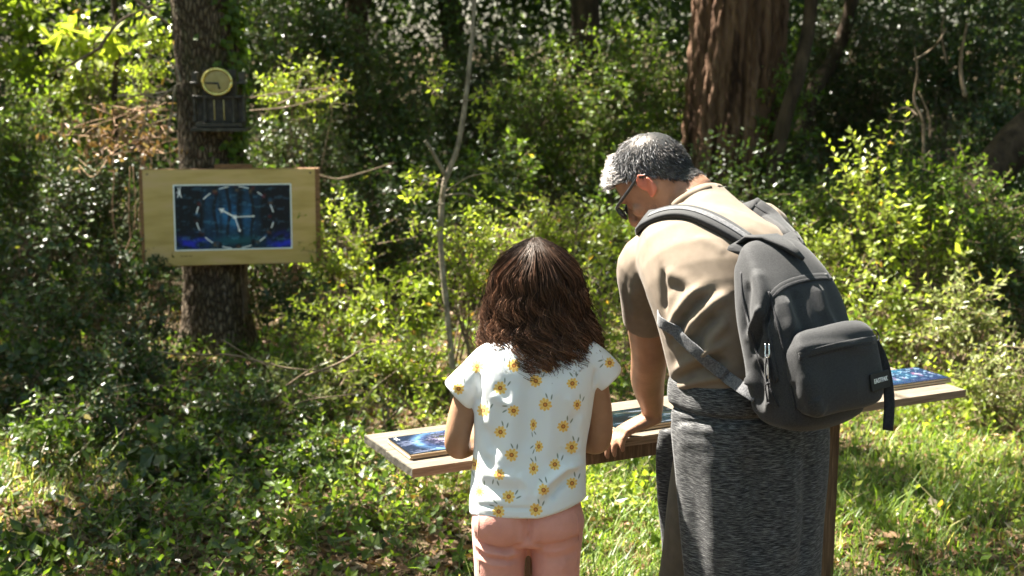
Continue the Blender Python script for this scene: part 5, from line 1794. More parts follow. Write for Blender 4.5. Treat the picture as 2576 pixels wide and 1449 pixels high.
edge += [((k - 1) * n + c, (k - 1) * n + c + 1, o2 + (k - 1) * n + c + 1, o2 + (k - 1) * n + c) for c in range(n - 1)] + [(c, o2 + c, o2 + c + 1, c + 1) for c in range(n - 1)]
Qj = np.vstack([q, q[:, ::-1] + o2, edge])
Nj = vnormals(Vj, Qj)
bj = bvh_of(Vj, Qj)
Vj = creases(Vj, Nj * np.sign(np.sum(Nj * nrm((Vj - HIPS) * (1, 1, 0)), 1))[:, None], bj, [
    ([(1680, 1062), (1740, 1060), (1800, 1066), (1860, 1064)], .007, -.008), ([(1690, 1085), (1740, 1078), (1820, 1090)], .012, .005),
    ([(1690, 1130), (1730, 1110), (1790, 1120)], .012, .004), ([(1760, 1100), (1790, 1190), (1800, 1330), (1805, 1449)], .024, .006), ([(1950, 1100), (1985, 1200), (1990, 1330), (1985, 1449)], .024, .008),
    ([(1715, 1150), (1748, 1300), (1760, 1445)], .018, -.006), ([(1880, 1130), (1905, 1300), (1900, 1445)], .018, -.011), ([(2030, 1120), (2030, 1300), (2015, 1440)], .014, -.008)])
jumper = part('jumper', (Vj, Qj), M['melange'], man)
g = Geo()
a0 = W(1690, 1150, 2.93)
g.sweep([a0 + (0, 0, 0.06), a0, W(1692, 1260, 2.95), W(1696, 1340, 2.95), W(1697, 1392, 2.95)], [0.03, 0.036, 0.034, 0.030, 0.028], [0.018, 0.02, 0.02, 0.018, 0.018], ref=RIGHT, n=16, cap=0.25)
part('jumper_sleeve', g, M['melange'], man)

# ------------------------------------------------------------------ backpack
lean = math.radians(19)
pw = nrm(np.array((0.80, 0.60, 0)))
pn0 = np.array((pw[1], -pw[0], 0))
pa = nrm(np.array((0, 0, 1)) * math.cos(lean) - pn0 * math.sin(lean))
pn = np.cross(pw, pa)
pn = pn if pn @ pn0 > 0 else -pn
P0 = W(2170, 1002, 2.50) - pn * 0.190 - pa * 0.015 - pw * 0.004
PL = lambda w, n, a: P0 + pw * w + pn * n + pa * a
pack = thing('backpack', PL(0, 0.08, 0), 'charcoal grey backpack hanging on the back of the bending man', 'backpack')
hts = [0.0, 0.02, 0.065, 0.13, 0.195, 0.255, 0.30, 0.328, 0.342]
hw = [.110, .119, .122, .121, .117, .109, .098, .085, .066]
dp = [.122, .136, .142, .142, .134, .118, .096, .074, .05]
g = Geo()
g.sweep([PL(-0.004, d / 2, h) for h, d in zip(hts, dp)], hw, [d / 2 for d in dp], ref=pw, n=56, sub=6, exp=3.6, cap=0.35)
V, Q, T = remesh(g, 0.0042, 4)
N = vnormals(V, Q, T)
bv = bvh_of(V, Q, T)
CR = [([(1900, 670), (1915, 740), (1920, 800)], .013, .010), ([(1880, 700), (1878, 780), (1885, 860)], .011, -.009), ([(1925, 770), (1900, 815), (1878, 850)], .009, .013),
    ([(1940, 745), (1930, 800), (1905, 850), (1890, 900)], .008, -.015), ([(1860, 900), (1885, 960), (1890, 1030)], .013, .009), ([(1905, 900), (1915, 970), (1905, 1050)], .013, -.011),
    ([(1935, 880), (1940, 960), (1930, 1050)], .012, .008),
    ([(2000, 720), (2015, 790), (2040, 860)], .016, -.009), ([(2050, 705), (2075, 780), (2110, 850)], .016, .009), ([(1965, 740), (1985, 800), (1990, 870)], .013, .009), ([(2110, 720), (2140, 790), (2160, 850)], .014, -.007), ([(1960, 850), (2040, 845), (2130, 850)], .012, -.008)]
V = creases(V, N, bv, CR)
V = V + N * (fbm(V, 20, 21, 2) * 0.0045)[:, None]
pack_body = part('main_compartment', (V, Q, T), M['pack'], pack)
pack_bvh = bvh_of(V, Q, T)
# front pocket, bulging, with a soft sagging top
g = Geo()
ph = [0.004, 0.018, 0.055, 0.095, 0.122, 0.140, 0.150]
pd = [.020, .029, .034, .037, .040, .036, .020]
pwid = [.098, .112, .117, .118, .116, .108, .092]
g.sweep([PL(0.004, 0.130 + d / 2 - 0.01, h) for h, d in zip(ph, pd)], pwid, [d / 2 + 0.012 for d in pd], ref=pw, n=56, sub=6, exp=5.0, cap=0.35)
Vp, Qp, Tp = remesh(g, 0.004, 4)
Np = vnormals(Vp, Qp, Tp)
bp_ = bvh_of(Vp, Qp, Tp)
Vp = creases(Vp, Np, bp_, [([(1990, 880), (2060, 870), (2120, 868), (2190, 875)], .010, .004), ([(2000, 940), (2080, 990), (2190, 960)], .03, .004), ([(1985, 960), (2000, 1010), (2040, 1050)], .018, -.004), ([(2050, 1000), (2060, 1030), (2090, 1060)], .014, .004)])
Vp = Vp + Np * (fbm(Vp, 24, 4, 2) * 0.002)[:, None]
pocket = part('front_pocket', (Vp, Qp, Tp), M['pack'], pack)
pocket_bvh = bvh_of(Vp, Qp, Tp)


def strip_on(bv, px, w, t, lift=0.001, name='seam', material=None, parent=None, sub=1):
    h = trace(bv, px, 9)
    if len(h) < 3:
        return None
    P, Nn = h[:, :3].copy(), nrm(h[:, 3:])
    for _ in range(3):
        P[1:-1] = (P[:-2] + 2 * P[1:-1] + P[2:]) / 4
        Nn[1:-1] = nrm(Nn[:-2] + 2 * Nn[1:-1] + Nn[2:])
    g = Geo()
    g.ribbon(P + Nn * lift, Nn, w, t)
    return part(name, g, material, parent)


def pk(w, n, a):
    """pixel of a point given in backpack coordinates"""
    p = PL(w, n, a) - CAM
    d = p @ FWD
    return (1288 + F * (p @ RIGHT) / d, 724.5 - F * (p @ UP) / d)
# pack details: zips, seams, flap, pulls, label, straps
def text_geo(body, size):
    cu = bpy.data.curves.new('tmp_text', 'FONT')
    cu.body = body
    cu.size = size
    cu.align_x, cu.align_y = 'CENTER', 'CENTER'
    cu.extrude = size * 0.03
    cu.offset = size * 0.02
    o = bpy.data.objects.new('tmp_text', cu)
    COL.objects.link(o)
    dg = bpy.context.evaluated_depsgraph_get()
    me = bpy.data.meshes.new_from_object(o.evaluated_get(dg))
    V = np.array([v.co[:] for v in me.vertices])
    tris = []
    for p in me.polygons:
        vs = list(p.vertices)
        tris += [(vs[0], vs[k], vs[k + 1]) for k in range(1, len(vs) - 1)]
    bpy.data.objects.remove(o)
    bpy.data.meshes.remove(me)
    return V, np.array(tris)


def arc_px(pts):
    return [pk(*p) for p in pts]


# main zip: over the front near the top and down the gusset on the side
zip_pts = [(-.12, .095, .08), (-.121, .098, .14), (-.118, .105, .20), (-.108, .12, .238), (-.08, .13, .256), (-.03, .13, .262), (.03, .13, .262), (.08, .125, .256), (.105, .11, .238)]
strip_on(pack_bvh, arc_px(zip_pts), 0.016, 0.0022, 0.0, 'zip_flap', M['pack'], pack)
strip_on(pack_bvh, [(u, v + 5) for u, v in arc_px(zip_pts)], 0.007, 0.0030, 0.0, 'zip', M['black_web'], pack)
strip_on(pack_bvh, arc_px([(-.112, .12, .25), (-.117, .13, .19), (-.120, .135, .10), (-.118, .13, .02)]), 0.004, 0.0022, 0.0, 'seam', M['black_web'], pack)
zp = [(-.116, .165, .118), (-.105, .18, .120), (-.07, .185, .122), (0, .185, .123), (.07, .185, .122), (.108, .18, .120), (.117, .165, .118)]
strip_on(pocket_bvh, arc_px(zp), 0.012, 0.0020, 0.0, 'pocket_zip_flap', M['pack'], pack)
strip_on(pocket_bvh, [(u, v + 8) for u, v in arc_px(zp)], 0.008, 0.0012, 0.0, 'pocket_zip', M['black_web'], pack)
strip_on(pack_bvh, arc_px([(-.119, .09, .03), (-.121, .07, .10), (-.119, .06, .18), (-.112, .05, .25), (-.10, .05, .30)]), 0.004, 0.0024, 0.0, 'piping', M['black_web'], pack)
# loop flap on the top
g = Geo()
top = PL(-0.01, 0.03, 0.405)
g.ribbon(np.array([PL(-.02, .0, .350), PL(-.012, .02, .368), PL(-.005, .055, .360), PL(0.004, .085, .335), PL(0.012, .112, .300)]), np.array([pa * .6 - pn * .8, pa, pa + pn * .3, pa * .8 + pn * .7, pa * .5 + pn * .9]), np.array([.075, .075, .066, .04, .006]), 0.006, sub=1)
part('top_flap', g, M['pack'], pack)
# metal pullers with cord tails
for q in ((-.121, .100, .150), (-.121, .088, .112)):
    u, v = pk(*q)
    h = trace(pack_bvh, [(u, v), (u + 1, v)], 4)
    if len(h):
        p, n = h[0, :3], h[0, 3:]
        g = Geo()
        down = nrm(np.array((0.25, 0, -1.0)) - n * (np.array((0.25, 0, -1.0)) @ n))
        sd = np.cross(down, n)
        g.sweep([p + n * .004 + sd * .004, p + n * .006 + down * .022 + sd * .004, p + n * .006 + down * .022 - sd * .004, p + n * .004 - sd * .004], 0.0017, ref=n, n=8, sub=3)
        pull = part('zip_puller', g, M['steel'], pack)
        g = Geo()
        for s_ in (-1, 1):
            g.sweep([p + n * .006 + down * .020 + sd * .001 * s_, p + n * .008 + down * .045 + sd * .004 * s_, p + n * .007 + down * (.070 + .006 * s_) + sd * .003 * s_], 0.0017, ref=n, n=6, sub=3)
        g.ball(p + n * .008 + down * .074, .0035, n=8, m=6)
        part('cord', g, M['black_web'], pull)
# sewn label with its lettering
u, v = pk(.070, .185, .040)
h = trace(pocket_bvh, [(u, v), (u + 1, v)], 4)
lp, ln = h[0, :3], nrm(h[0, 3:])
lw = nrm(pw - ln * (pw @ ln))
la = np.cross(ln, lw)
g = Geo()
g.bbox(lp + ln * .0012, [lw, la, ln], (.034, .017, .0016), .0008)
lab = part('label', g, mat('label_cloth', [(0.3, (0.010, 0.010, 0.011)), (0.7, (0.016, 0.016, 0.017))], 80, rough=0.6), pack, smooth=False)
tv, tt = text_geo('EASTPAK', 0.0125)
tv = lp + ln * (.0030 + tv[:, 2:3]) + lw * tv[:, :1] * 0.98 + la * (tv[:, 1:2] + .001)
part('lettering', (tv, np.zeros((0, 4), int), tt, np.zeros(len(tv))), M['white_thread'], lab, smooth=False)
# side strap end hanging from the corner, with its ring
g = Geo()
c0 = PL(.120, .15, .115)
pts = [c0, c0 + pw * .012 - pa * .03, PL(.136, .15, .05), PL(.134, .145, -.005), PL(.116, .14, -.062)]
g.ribbon(np.array(pts), np.array([-FWD + RIGHT * .15] * 5), 0.022, 0.003, sub=6)
part('strap_end', g, M['black_web'], pack)
g = Geo()
rc = PL(.128, .15, .125)
g.sweep([rc + pw * .012 * math.cos(t) + pa * .014 * math.sin(t) for t in np.linspace(0, 6.28, 17)], 0.0014, ref=pn, n=6, sub=1, cap=0.2)
part('ring', g, M['black_plastic'], pack)
# padded shoulder straps laid over the shirt
h = trace(tee_bvh, [(1630, 562), (1642, 555), (1665, 544), (1698, 538), (1732, 540), (1768, 552), (1808, 571), (1850, 597), (1888, 624)], 14)
P, Nn = h[:, :3].copy(), nrm(h[:, 3:])
for _ in range(6):
    P[1:-1] = (P[:-2] + 2 * P[1:-1] + P[2:]) / 4
    Nn[1:-1] = nrm(Nn[:-2] + 2 * Nn[1:-1] + Nn[2:])
front = [P[0] + (.025, .085, -.12), P[0] + (.006, .045, -.035)]
P = np.vstack([front, P, PL(-.07, .02, .335)[None]])
Nn = np.vstack([[(0, 1, 0), nrm((-.2, .8, .6))], Nn, nrm(pn * .8 + pa)[None]])
g = Geo()
g.ribbon(P + Nn * .004, Nn, np.linspace(.050, .048, len(P)), 0.012, sub=3)
sl = part('shoulder_strap', g, M['pack'], pack)
g = Geo()
g.ribbon(P[3:-1] + Nn[3:-1] * .0172, Nn[3:-1], 0.016, 0.0016, sub=3)
part('strap_binding', g, M['webbing'], sl)
h = trace(tee_bvh, [(1890, 522), (1908, 532), (1930, 548), (1955, 568), (1980, 592), (1996, 612)], 10)
P, Nn = h[:, :3].copy(), nrm(h[:, 3:])
for _ in range(6):
    P[1:-1] = (P[:-2] + 2 * P[1:-1] + P[2:]) / 4
    Nn[1:-1] = nrm(Nn[:-2] + 2 * Nn[1:-1] + Nn[2:])
Pr = np.vstack([[P[0] + (.03, .10, -.10), P[0] + (.006, .05, -.02)], P, PL(.066, .01, .335)[None]])
Nr = np.vstack([[(0, 1, 0), (0, .6, .8)], Nn, nrm(pn * .8 + pa)[None]])
g = Geo()
g.ribbon(Pr + nrm(Nr) * .003, nrm(Nr), 0.048, 0.012, sub=4)
sr = part('shoulder_strap', g, M['pack'], pack)
g = Geo()
g.ribbon((Pr + nrm(Nr) * .0155)[2:-1], nrm(Nr)[2:-1], 0.006, 0.0016, sub=5)
part('strap_binding', g, M['black_web'], sr)
# lower webbing running under the arm
h = trace(tee_bvh, [(1696, 825), (1708, 836), (1730, 855), (1765, 888), (1800, 922), (1830, 950)], 12)
P, Nn = h[:, :3].copy(), nrm(h[:, 3:])
for _ in range(8):
    P[1:-1] = (P[:-2] + 2 * P[1:-1] + P[2:]) / 4
    Nn[1:-1] = nrm(Nn[:-2] + 2 * Nn[1:-1] + Nn[2:])
P = np.vstack([P[0] + (-.020, .055, .016), P[0] + (-.018, .008, .011), P, PL(-.112, .03, .055)[None]])
Nn = np.vstack([(-.6, .6, 0), nrm((-.9, -.2, 0)), Nn, nrm(pn - pw)[None]])
g = Geo()
g.ribbon(P + Nn * .010, Nn, 0.025, 0.0025, sub=2)
part('lower_strap', g, M['webbing'], pack)

# ================================================================== the girl
GX = W(1330, 1310, 2.88)
girl = thing('person', (GX[0], GX[1], 0.0), 'girl with long wavy brown hair in a white T-shirt with yellow flowers', 'person', 'visitors reading at the table')
gf = nrm(np.array((-0.10, 0.85, -0.5)))
gu = nrm(np.array((0, 0, 1)) - gf * gf[2])
GB = np.array([np.cross(gf, gu), gf, gu])
GC = W(1352, 729, 2.90)
GS = 0.87
body = Geo()
add_head(body, GC, GB, GS)
body.sweep([GC + np.array((0, -.025, -.05)) @ GB, W(1354, 845, 2.86), W(1350, 905, 2.855)], [.042, .043, .055], ref=RIGHT, n=18)
body.sweep([W(1328, 1290, 2.88), W(1334, 1130, 2.875), W(1344, 960, 2.85), W(1350, 900, 2.85)], [.11, .10, .115, .09], [.08, .07, .065, .05], ref=RIGHT, n=22)
arms = (([(1238, 915, 2.852), (1196, 960, 2.855), (1164, 1040, 2.865), (1150, 1105, 2.872), (1158, 1124, 2.90), (1200, 1105, 3.0), (1245, 1085, 3.1)], 1),
        ([(1462, 905, 2.852), (1490, 960, 2.86), (1506, 1040, 2.88), (1508, 1095, 2.895), (1495, 1112, 2.92), (1450, 1098, 3.02), (1415, 1083, 3.1)], -1))
for pts, th in arms:
    P = [W(*p) for p in pts]
    body.sweep(P, [.034, .033, .0305, .0285, .0275, .025, .019], [.036, .034, .031, .029, .028, .026, .018], ref=RIGHT + FWD * .2, n=18, sub=5)
    add_hand(body, P[-1], nrm(np.array((th * 0.55, 0.8, -0.1))), (0, 0, 1), th, (.2, .35, .3), 0.72)
gl_, gr_ = W(1260, 1325, 2.88), W(1394, 1325, 2.88)
gfl, gfr = gl_ * (1, 1, 0) + (0.004, 0.0, .07), gr_ * (1, 1, 0) + (0.0, 0.0, .07)
add_leg(body, gl_, gfl, .056, (0, 1, 0))
add_leg(body, gr_, gfr, .056, (0, 1, 0))
V, Q, T = remesh(body, 0.0050, 3)
part('body', (V, Q, T), M['skin_girl'], girl, attr={'stubble': np.zeros(len(V)), 'ear_backlight': np.zeros(len(V))})
# eyes are closed lids looking down; the face is turned away
for f_ in (gfl, gfr):
    g = Geo()
    foot_geo(g, f_, (0, 1, 0), .2, .034)
    V, Q, T = remesh(g, .005, 3)
    part('shoe', (V, Q, T), M['shoe'], girl)
for f_ in (footL, footR):
    g = Geo()
    foot_geo(g, f_, TF, .29, .05)
    V, Q, T = remesh(g, .006, 3)
    part('shoe', (V, Q, T), M['shoe'], man)

# salmon trousers
g = Geo()
g.sweep([W(1326, 1235, 2.88), W(1327, 1290, 2.88), W(1328, 1315, 2.88), W(1328, 1332, 2.885)], [.112, .121, .125, .120], [.078, .088, .090, .080], ref=RIGHT, n=30, exp=2.3, cap=0.2)
for u_, k_ in ((1265, 1), (1391, -1)):
    g.ball(W(u_, 1312, 2.838), (.066, .058, .062), n=20, m=14)
for (u0, r0, u1, r1), ft in (((1258, .0625, 1257, .0555), gfl), ((1398, .0610, 1397, .0525), gfr)):
    a_, b_ = W(u0, 1335, 2.88), W(u1, 1450, 2.885)
    g.sweep([a_ + (0, 0, .03), a_, b_, b_ * (1, 1, 0) + (0, 0, .33), b_ * (1, 1, 0) + (0, .0, .09)], [r0, r0, r1, .054, .046], [.072, .074, .066, .055, .047], ref=RIGHT, n=24, cap=0.12)
V, Q, T = remesh(g, 0.0042, 3)
N = vnormals(V, Q, T)
bv = bvh_of(V, Q, T)
V = creases(V, N, bv, [(p_, w_, a_ * 1.15) for p_, w_, a_ in [
    ([(1192, 1352), (1225, 1376), (1270, 1384), (1322, 1368)], .006, -.008), ([(1190, 1362), (1225, 1388), (1275, 1397), (1322, 1384)], .006, .005),
    ([(1192, 1384), (1230, 1408), (1280, 1414), (1318, 1404)], .006, -.006), ([(1195, 1396), (1240, 1420), (1300, 1420)], .007, .004),
    ([(1338, 1366), (1370, 1374), (1420, 1366), (1466, 1345)], .006, -.007), ([(1350, 1384), (1400, 1386), (1460, 1362)], .007, .004), ([(1365, 1405), (1410, 1406), (1458, 1385)], .007, -.003),
    ([(1328, 1290), (1329, 1320), (1328, 1350), (1326, 1372)], .010, -.010), ([(1420, 1395), (1415, 1440)], .012, .003)]])
V = V + N * (fbm(V, 34, 9, 2) * 0.0012)[:, None]
trs = part('trousers', (V, Q, T), M['salmon'], girl)
tb_ = bvh_of(V, Q, T)
for path in ([(1329, 1294), (1330, 1318), (1329, 1345)], [(1452, 1292), (1456, 1350), (1448, 1440)], [(1205, 1296), (1202, 1350), (1206, 1440)]):
    h = trace(tb_, path, 7)
    if len(h) > 2:
        g = Geo()
        g.ribbon(h[:, :3] - h[:, 3:] * .0004, h[:, 3:], .0028, .0012)
        part('seam', g, M['salmon'], trs)

# flowered T-shirt
g = Geo()
tr = [(1327, 1286, 2.87, .127, .095), (1327, 1240, 2.87, .1275, .096), (1333, 1130, 2.866, .124, .087), (1341, 1030, 2.855, .129, .083), (1347, 950, 2.845, .131, .078), (1350, 905, 2.845, .126, .068), (1352, 876, 2.852, .098, .056), (1354, 855, 2.858, .056, .047)]
g.sweep([W(*t[:3]) for t in tr], [t[3] for t in tr], [t[4] for t in tr], ref=RIGHT, n=36, exp=2.5, cap=0.08)
g.sweep([W(1262, 912, 2.852), W(1238, 918, 2.852), W(1196, 960, 2.856), W(1156, 998, 2.86)], [.046, .048, .048, .0475], [.046, .046, .043, .042], ref=nrm(np.array((-.6, 0, -.75))), n=24, cap=0.08)
g.sweep([W(1440, 902, 2.852), W(1464, 905, 2.852), W(1502, 930, 2.857), W(1530, 957, 2.862)], [.046, .047, .043, .039], [.046, .045, .042, .039], ref=nrm(np.array((.6, 0, -.75))), n=24, cap=0.08)
V, Q, T = remesh(g, 0.0041, 2)
N = vnormals(V, Q, T)
bv = bvh_of(V, Q, T)
V = creases(V, N, bv, [(p_, w_, a_ * 1.5) for p_, w_, a_ in [
    ([(1205, 935), (1208, 985), (1200, 1025)], .007, -.006), ([(1215, 940), (1240, 1010), (1230, 1100)], .018, .004), ([(1500, 925), (1492, 980)], .006, -.005),
    ([(1330, 940), (1335, 1040), (1330, 1150)], .022, -.005), ([(1300, 960), (1290, 1060), (1275, 1180)], .018, .0045), ([(1380, 960), (1385, 1080), (1375, 1180)], .018, .004),
    ([(1350, 1262), (1375, 1222), (1420, 1188), (1462, 1185)], .010, .010), ([(1380, 1270), (1400, 1240), (1440, 1212)], .010, -.007), ([(1200, 1180), (1250, 1200), (1310, 1205)], .012, .003),
    ([(1190, 1215), (1250, 1232), (1330, 1236)], .012, -.003), ([(1190, 1268), (1260, 1278), (1340, 1280), (1380, 1272)], .0035, -.003), ([(1460, 1020), (1440, 1080), (1450, 1140)], .014, -.005),
    ([(1140, 960), (1170, 985)], .008, .003), ([(1215, 1060), (1235, 1120), (1222, 1180)], .014, -.004),
    ([(1240, 985), (1262, 1010), (1300, 1022)], .009, .003), ([(1420, 990), (1450, 1030), (1470, 1075)], .010, .003), ([(1215, 1130), (1245, 1150), (1262, 1190)], .010, .003), ([(1400, 1130), (1430, 1150), (1465, 1150)], .009, -.003), ([(1300, 1190), (1330, 1225), (1335, 1262)], .010, .003)]])
V = V + N * (fbm(V, 30, 12, 2) * 0.0016)[:, None]
# the hem rides up on one hip
Rr = (V - CAM) @ np.array([RIGHT, UP, FWD]).T
uu, vv = 1288 + F * Rr[:, 0] / Rr[:, 2], 724.5 - F * Rr[:, 1] / Rr[:, 2]
lift = np.clip((vv - 1120) / 160, 0, 1) * np.clip((uu - 1350) / 120, 0, 1) ** 1.2 * 0.034
V[:, 2] += lift
N = vnormals(V, Q, T)
axis0, axis1 = W(1328, 1280, 2.88), W(1352, 870, 2.885)
axd = nrm(axis1 - axis0)
hgt = (V - axis0) @ axd
ctr = axis0 + axd * hgt[:, None]
rel = V - ctr
th = np.arctan2(rel[:, 0], -rel[:, 1])
UVs = np.stack([0.5 + rel[:, 0] / 0.8, 0.08 + hgt / 0.6], 1)       # 0.8 m round, 0.6 m tall
bvs = bvh_of(V, Q, T)
tree_q = Q


def uv_at(u, v):
    loc, n, idx, d = bvs.ray_cast(Vector(CAM), Vector(ray(u, v)).normalized())
    if loc is None:
        return None
    poly = (Q[idx] if idx < len(Q) else T[idx - len(Q)])
    dd = np.linalg.norm(V[poly] - np.array(loc), axis=1) + 1e-6
    w = 1 / dd
    return (UVs[poly] * w[:, None]).sum(0) / w.sum()


def blend(img, mask, col):
    img += (np.asarray(col) - img) * mask[..., None]


IW, IH = 1600, 1200
img = np.empty((IH, IW, 3))
img[:] = (0.845, 0.85, 0.85)
sx = [(1083, 92), (1340, 45), (1603, 62), (695, 22), (785, 98), (960, 255), (1180, 260), (1408, 212), (1640, 215), (1322, 355), (1540, 370), (1085, 410), (1360, 515), (1600, 522), (1165, 580), (895, 645), (1325, 675), (1480, 645), (1075, 718), (935, 840), (1600, 780), (1145, 880), (1395, 830), (1340, 968), (1070, 985)]
px = [((1400 + a / 1.8026) * .6289, (1500 + b / 1.8026) * .6289) for a, b in sx] + [((1700 + a / 1.8116) * .6289, (900 + b / 1.8116) * .6289) for a, b in ((378, 1025), (645, 1015), (1340, 1000), (890, 1028))]
cents = []
narrow = {9: .55, 12: .7, 16: .75, 8: .75}
rf = np.random.default_rng(3)
for k, (u, v) in enumerate(px):
    q = uv_at(u, v)
    if q is not None:
        cents.append((q[0], q[1], narrow.get(k, 1.0), 0.5 + rf.random() * 0.9 if k % 3 else rf.random() * 6.28))
for k in range(0):                                                    # the unseen front carries the same print
    q = np.array((rf.random(), rf.random()))
    if abs(q[0] - .5) > .24 and all((q[0] - c[0]) ** 2 * 1.8 + (q[1] - c[1]) ** 2 > .006 for c in cents):
        cents.append((q[0], q[1], 1.0, rf.random() * 6.28))
yy, xx = np.mgrid[0:IH, 0:IW]
XM, YM = (xx + .5) / IW * 0.8, (1 - (yy + .5) / IH) * 0.6               # metres on the cloth
for cu_, cv_, nw, rot in cents:
    cx, cy = cu_ * .8, cv_ * .6
    x0, x1 = int((cx - .035) / .8 * IW), int((cx + .035) / .8 * IW)
    y0, y1 = int((1 - (cy + .035) / .6) * IH), int((1 - (cy - .035) / .6) * IH)
    x0, x1, y0, y1 = max(x0, 0), min(x1, IW), max(y0, 0), min(y1, IH)
    if x1 <= x0 or y1 <= y0:
        continue
    sub = img[y0:y1, x0:x1]
    dx, dy = (XM[y0:y1, x0:x1] - cx) / nw, YM[y0:y1, x0:x1] - cy
    rr, aa = np.hypot(dx, dy), np.arctan2(dy, dx)
    for la_, lr in ((rot, .021), (rot + .55, .019)):
        ex, ey = dx - math.cos(la_) * lr, dy - math.sin(la_) * lr
        p, q2 = ex * math.cos(la_ + .5) + ey * math.sin(la_ + .5), -ex * math.sin(la_ + .5) + ey * math.cos(la_ + .5)
        blend(sub, np.clip(1.4 - ((p / .0060) ** 2 + (q2 / .0017) ** 2), 0, 1) * .7, (0.34, 0.38, 0.32))
    R_ = .0136 * (.9 + .2 * abs(math.sin(cu_ * 57 + cv_ * 91))) * (0.70 + 0.30 * np.abs(np.cos(aa * 4.5 + rot)) ** .7 + .05 * np.sin(aa * 3 + cu_ * 40))
    pet = np.clip((R_ - rr) / .0015, 0, 1)
    col = np.array((0.93, 0.77, 0.36)) + (np.array((0.88, 0.66, 0.26)) - np.array((0.93, 0.77, 0.36))) * np.clip(np.cos(aa * 9 + rot * 2) * .5 + .5, 0, 1)[..., None]
    sub += (col - sub) * pet[..., None] * .82
    blend(sub, np.clip((.0055 - rr) / .002, 0, 1) * .8, (0.78, 0.50, 0.20))
    blend(sub, np.clip(1.2 - np.abs(rr - .0036) / .0012, 0, 1) * .75, (0.45, 0.22, 0.16))
m_shirt, nt_, b_ = image_mat('flower_print_jersey', img, 0.85, 0.2)
b_.inputs['Sheen Weight'].default_value = 0.15
add_bump(nt_, b_, noise(nt_, coords(nt_), 700, 2), 0.25, 0.002)
part('t_shirt', (V, Q, T), m_shirt, girl, uv=UVs)

# ------------------------------------------------------------------ the girl's hair: waving locks of fine strands
r_ = np.random.default_rng(23)
prof_v = np.array([606, 612, 625, 645, 680, 720, 760, 800, 850, 900, 925])
prof_w = np.array([14, 40, 62, 84, 107, 120, 127, 134, 143, 149, 140]) / F * 2.88
prof_c = np.array([1347, 1347, 1348, 1349, 1350, 1351, 1352, 1354, 1360, 1366, 1366])
prof_d = np.array([.02, .045, .066, .085, .102, .110, .114, .120, .132, .145, .148])
zs = np.array([Wy(1350, v, 2.80)[2] for v in prof_v])
ctr0 = np.array([Wy(u, v, 2.80) for u, v in zip(prof_c, prof_v)])
cy0 = GC[1] - 0.005
inter = lambda z, a: np.interp(z, zs[::-1], np.asarray(a)[::-1])


def envelope(phi, z, k):
    """point on the hair outline: phi round the head (0 = towards the back), k scales the radius"""
    cx = inter(z, ctr0[:, 0])
    w, d = inter(z, prof_w) * k, inter(z, prof_d) * k
    s = np.clip((z - zs[-1]) / (zs[0] - zs[-1]), 0, 1)
    cy = cy0 - 0.03 * (1 - s) * 0
    return np.stack([cx + w * np.sin(phi), cy - d * np.cos(phi) * 1.05, z], -1)


nlock, per = 150, 29
ns = 21
lock_phi = np.linspace(-2.0, 2.0, nlock) + r_.normal(size=nlock) * .07
lock_k = 0.84 + 0.13 * r_.random(nlock)
lock_ph = 2.2 * np.sin(lock_phi * 2.3 + .6) + 1.4 * np.sin(lock_phi * 5.1) + r_.normal(size=nlock) * .75
lock_fr = 3.9 + .8 * r_.random(nlock)
lock_am = .55 + .9 * r_.random(nlock)
lock_end = zs[-1] - 0.026 + 0.030 * r_.random(nlock) ** 1.4 + 0.02 * (np.abs(lock_phi) > 1.2)
lock_curl = r_.normal(size=nlock)
lock_tint = np.clip(.40 + .22 * r_.normal(size=nlock), .05, .9)
L = np.repeat(np.arange(nlock), per)
n = len(L)
phi0 = lock_phi[L] + r_.normal(size=n) * .050
k0 = lock_k[L] + r_.normal(size=n) * .026
ztop = zs[0] + 0.002 - 0.014 * r_.random(n)
zend = lock_end[L] + r_.normal(size=n) * .010
tt = np.linspace(0, 1, ns)[None]
s = tt * np.ones((n, 1))
z = ztop[:, None] + (zend - ztop)[:, None] * (0.04 * np.sqrt(s) + 0.96 * s ** 1.05)
wave = np.clip((s - .10) / .35, 0, 1)
am = wave * (.35 + .65 * s) * lock_am[L][:, None]
ph = lock_ph[L][:, None] + s * lock_fr[L][:, None] * 6.28 + r_.normal(size=(n, 1)) * .22
phi = phi0[:, None] * (0.50 + 0.50 * np.clip(s * 4, 0, 1)) + am * .15 * np.sin(ph) + am * .035 * np.sin(ph * 2.3 + 1)
k = k0[:, None] + am * .115 * np.cos(ph + .7) + .02 * np.sin(s * 9 + lock_ph[L][:, None])
tip_c = np.clip((s - .78) / .22, 0, 1)
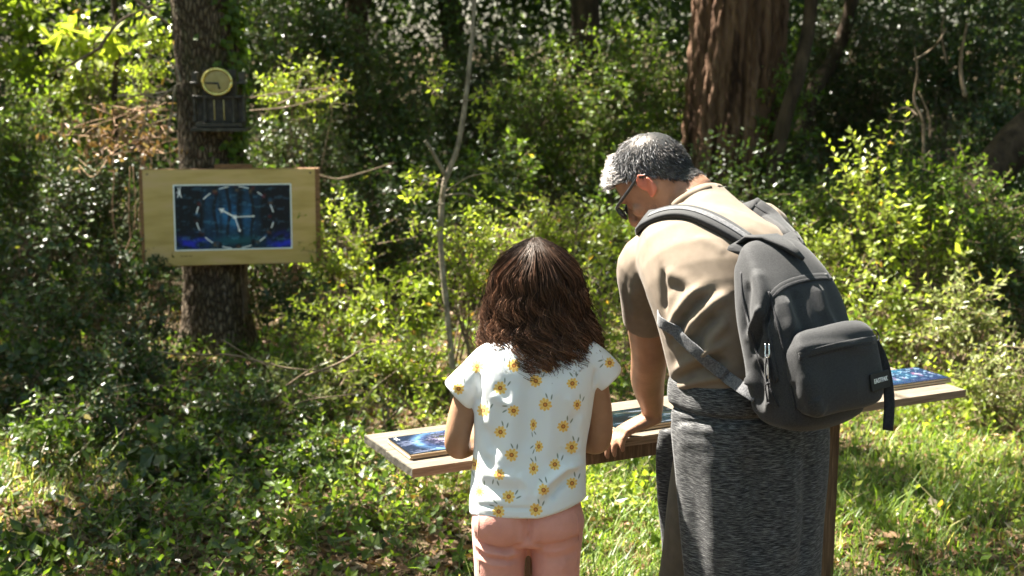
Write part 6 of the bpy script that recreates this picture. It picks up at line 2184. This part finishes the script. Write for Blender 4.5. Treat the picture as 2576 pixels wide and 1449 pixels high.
phi = phi + tip_c ** 1.5 * .34 * lock_curl[L][:, None]
k = k + .06 * np.clip((s - .55) / .25, 0, 1) * lock_am[L][:, None] - tip_c ** 1.6 * .20
z = z + tip_c ** 2 * .024 * (np.abs(lock_curl[L])[:, None].clip(0, 1.4))
X = envelope(phi, z, k)
frizz = r_.normal(size=(n, ns, 3)) * .0005 * np.clip(s * 3, 0, 1)[..., None]
X = X + frizz
fly = (r_.random(n) < .13)[:, None, None]
X = X + np.where(fly, np.cumsum(r_.normal(size=(n, ns, 3)) * .0021, 1), 0)
rad = (.0006 + .0004 * r_.random(n))[:, None] * np.where(fly[:, :, 0], .5, 1.0) * np.clip(1.15 - .6 * s ** 3, .3, 1.2)
tn = np.clip(lock_tint[L][:, None] + r_.normal(size=(n, 1)) * .15 + .34 * np.clip((s - .35) / .6, 0, 1) - .45 * np.clip(1 - s / .16, 0, 1), .0, 1)  # tint darkened at the crown to offset the pale sun streak; ends lighter brown
Tn = nrm(np.gradient(X, axis=1))
E = nrm(np.cross(Tn, np.array((0.3, 1.0, 0.1))))
Fv = np.cross(Tn, E)
ringv = [X + (E * math.cos(a) + Fv * math.sin(a)) * rad[..., None] for a in (0, 2.0944, 4.1888)]
Vh = np.stack(ringv, 2).reshape(-1, 3)
ii = (np.arange(n)[:, None] * ns + np.arange(ns - 1)[None]).ravel()[:, None, None] * 3
Qh = (np.array([(0, 1, 4, 3), (1, 2, 5, 4), (2, 0, 3, 5)])[None] + ii).reshape(-1, 4)
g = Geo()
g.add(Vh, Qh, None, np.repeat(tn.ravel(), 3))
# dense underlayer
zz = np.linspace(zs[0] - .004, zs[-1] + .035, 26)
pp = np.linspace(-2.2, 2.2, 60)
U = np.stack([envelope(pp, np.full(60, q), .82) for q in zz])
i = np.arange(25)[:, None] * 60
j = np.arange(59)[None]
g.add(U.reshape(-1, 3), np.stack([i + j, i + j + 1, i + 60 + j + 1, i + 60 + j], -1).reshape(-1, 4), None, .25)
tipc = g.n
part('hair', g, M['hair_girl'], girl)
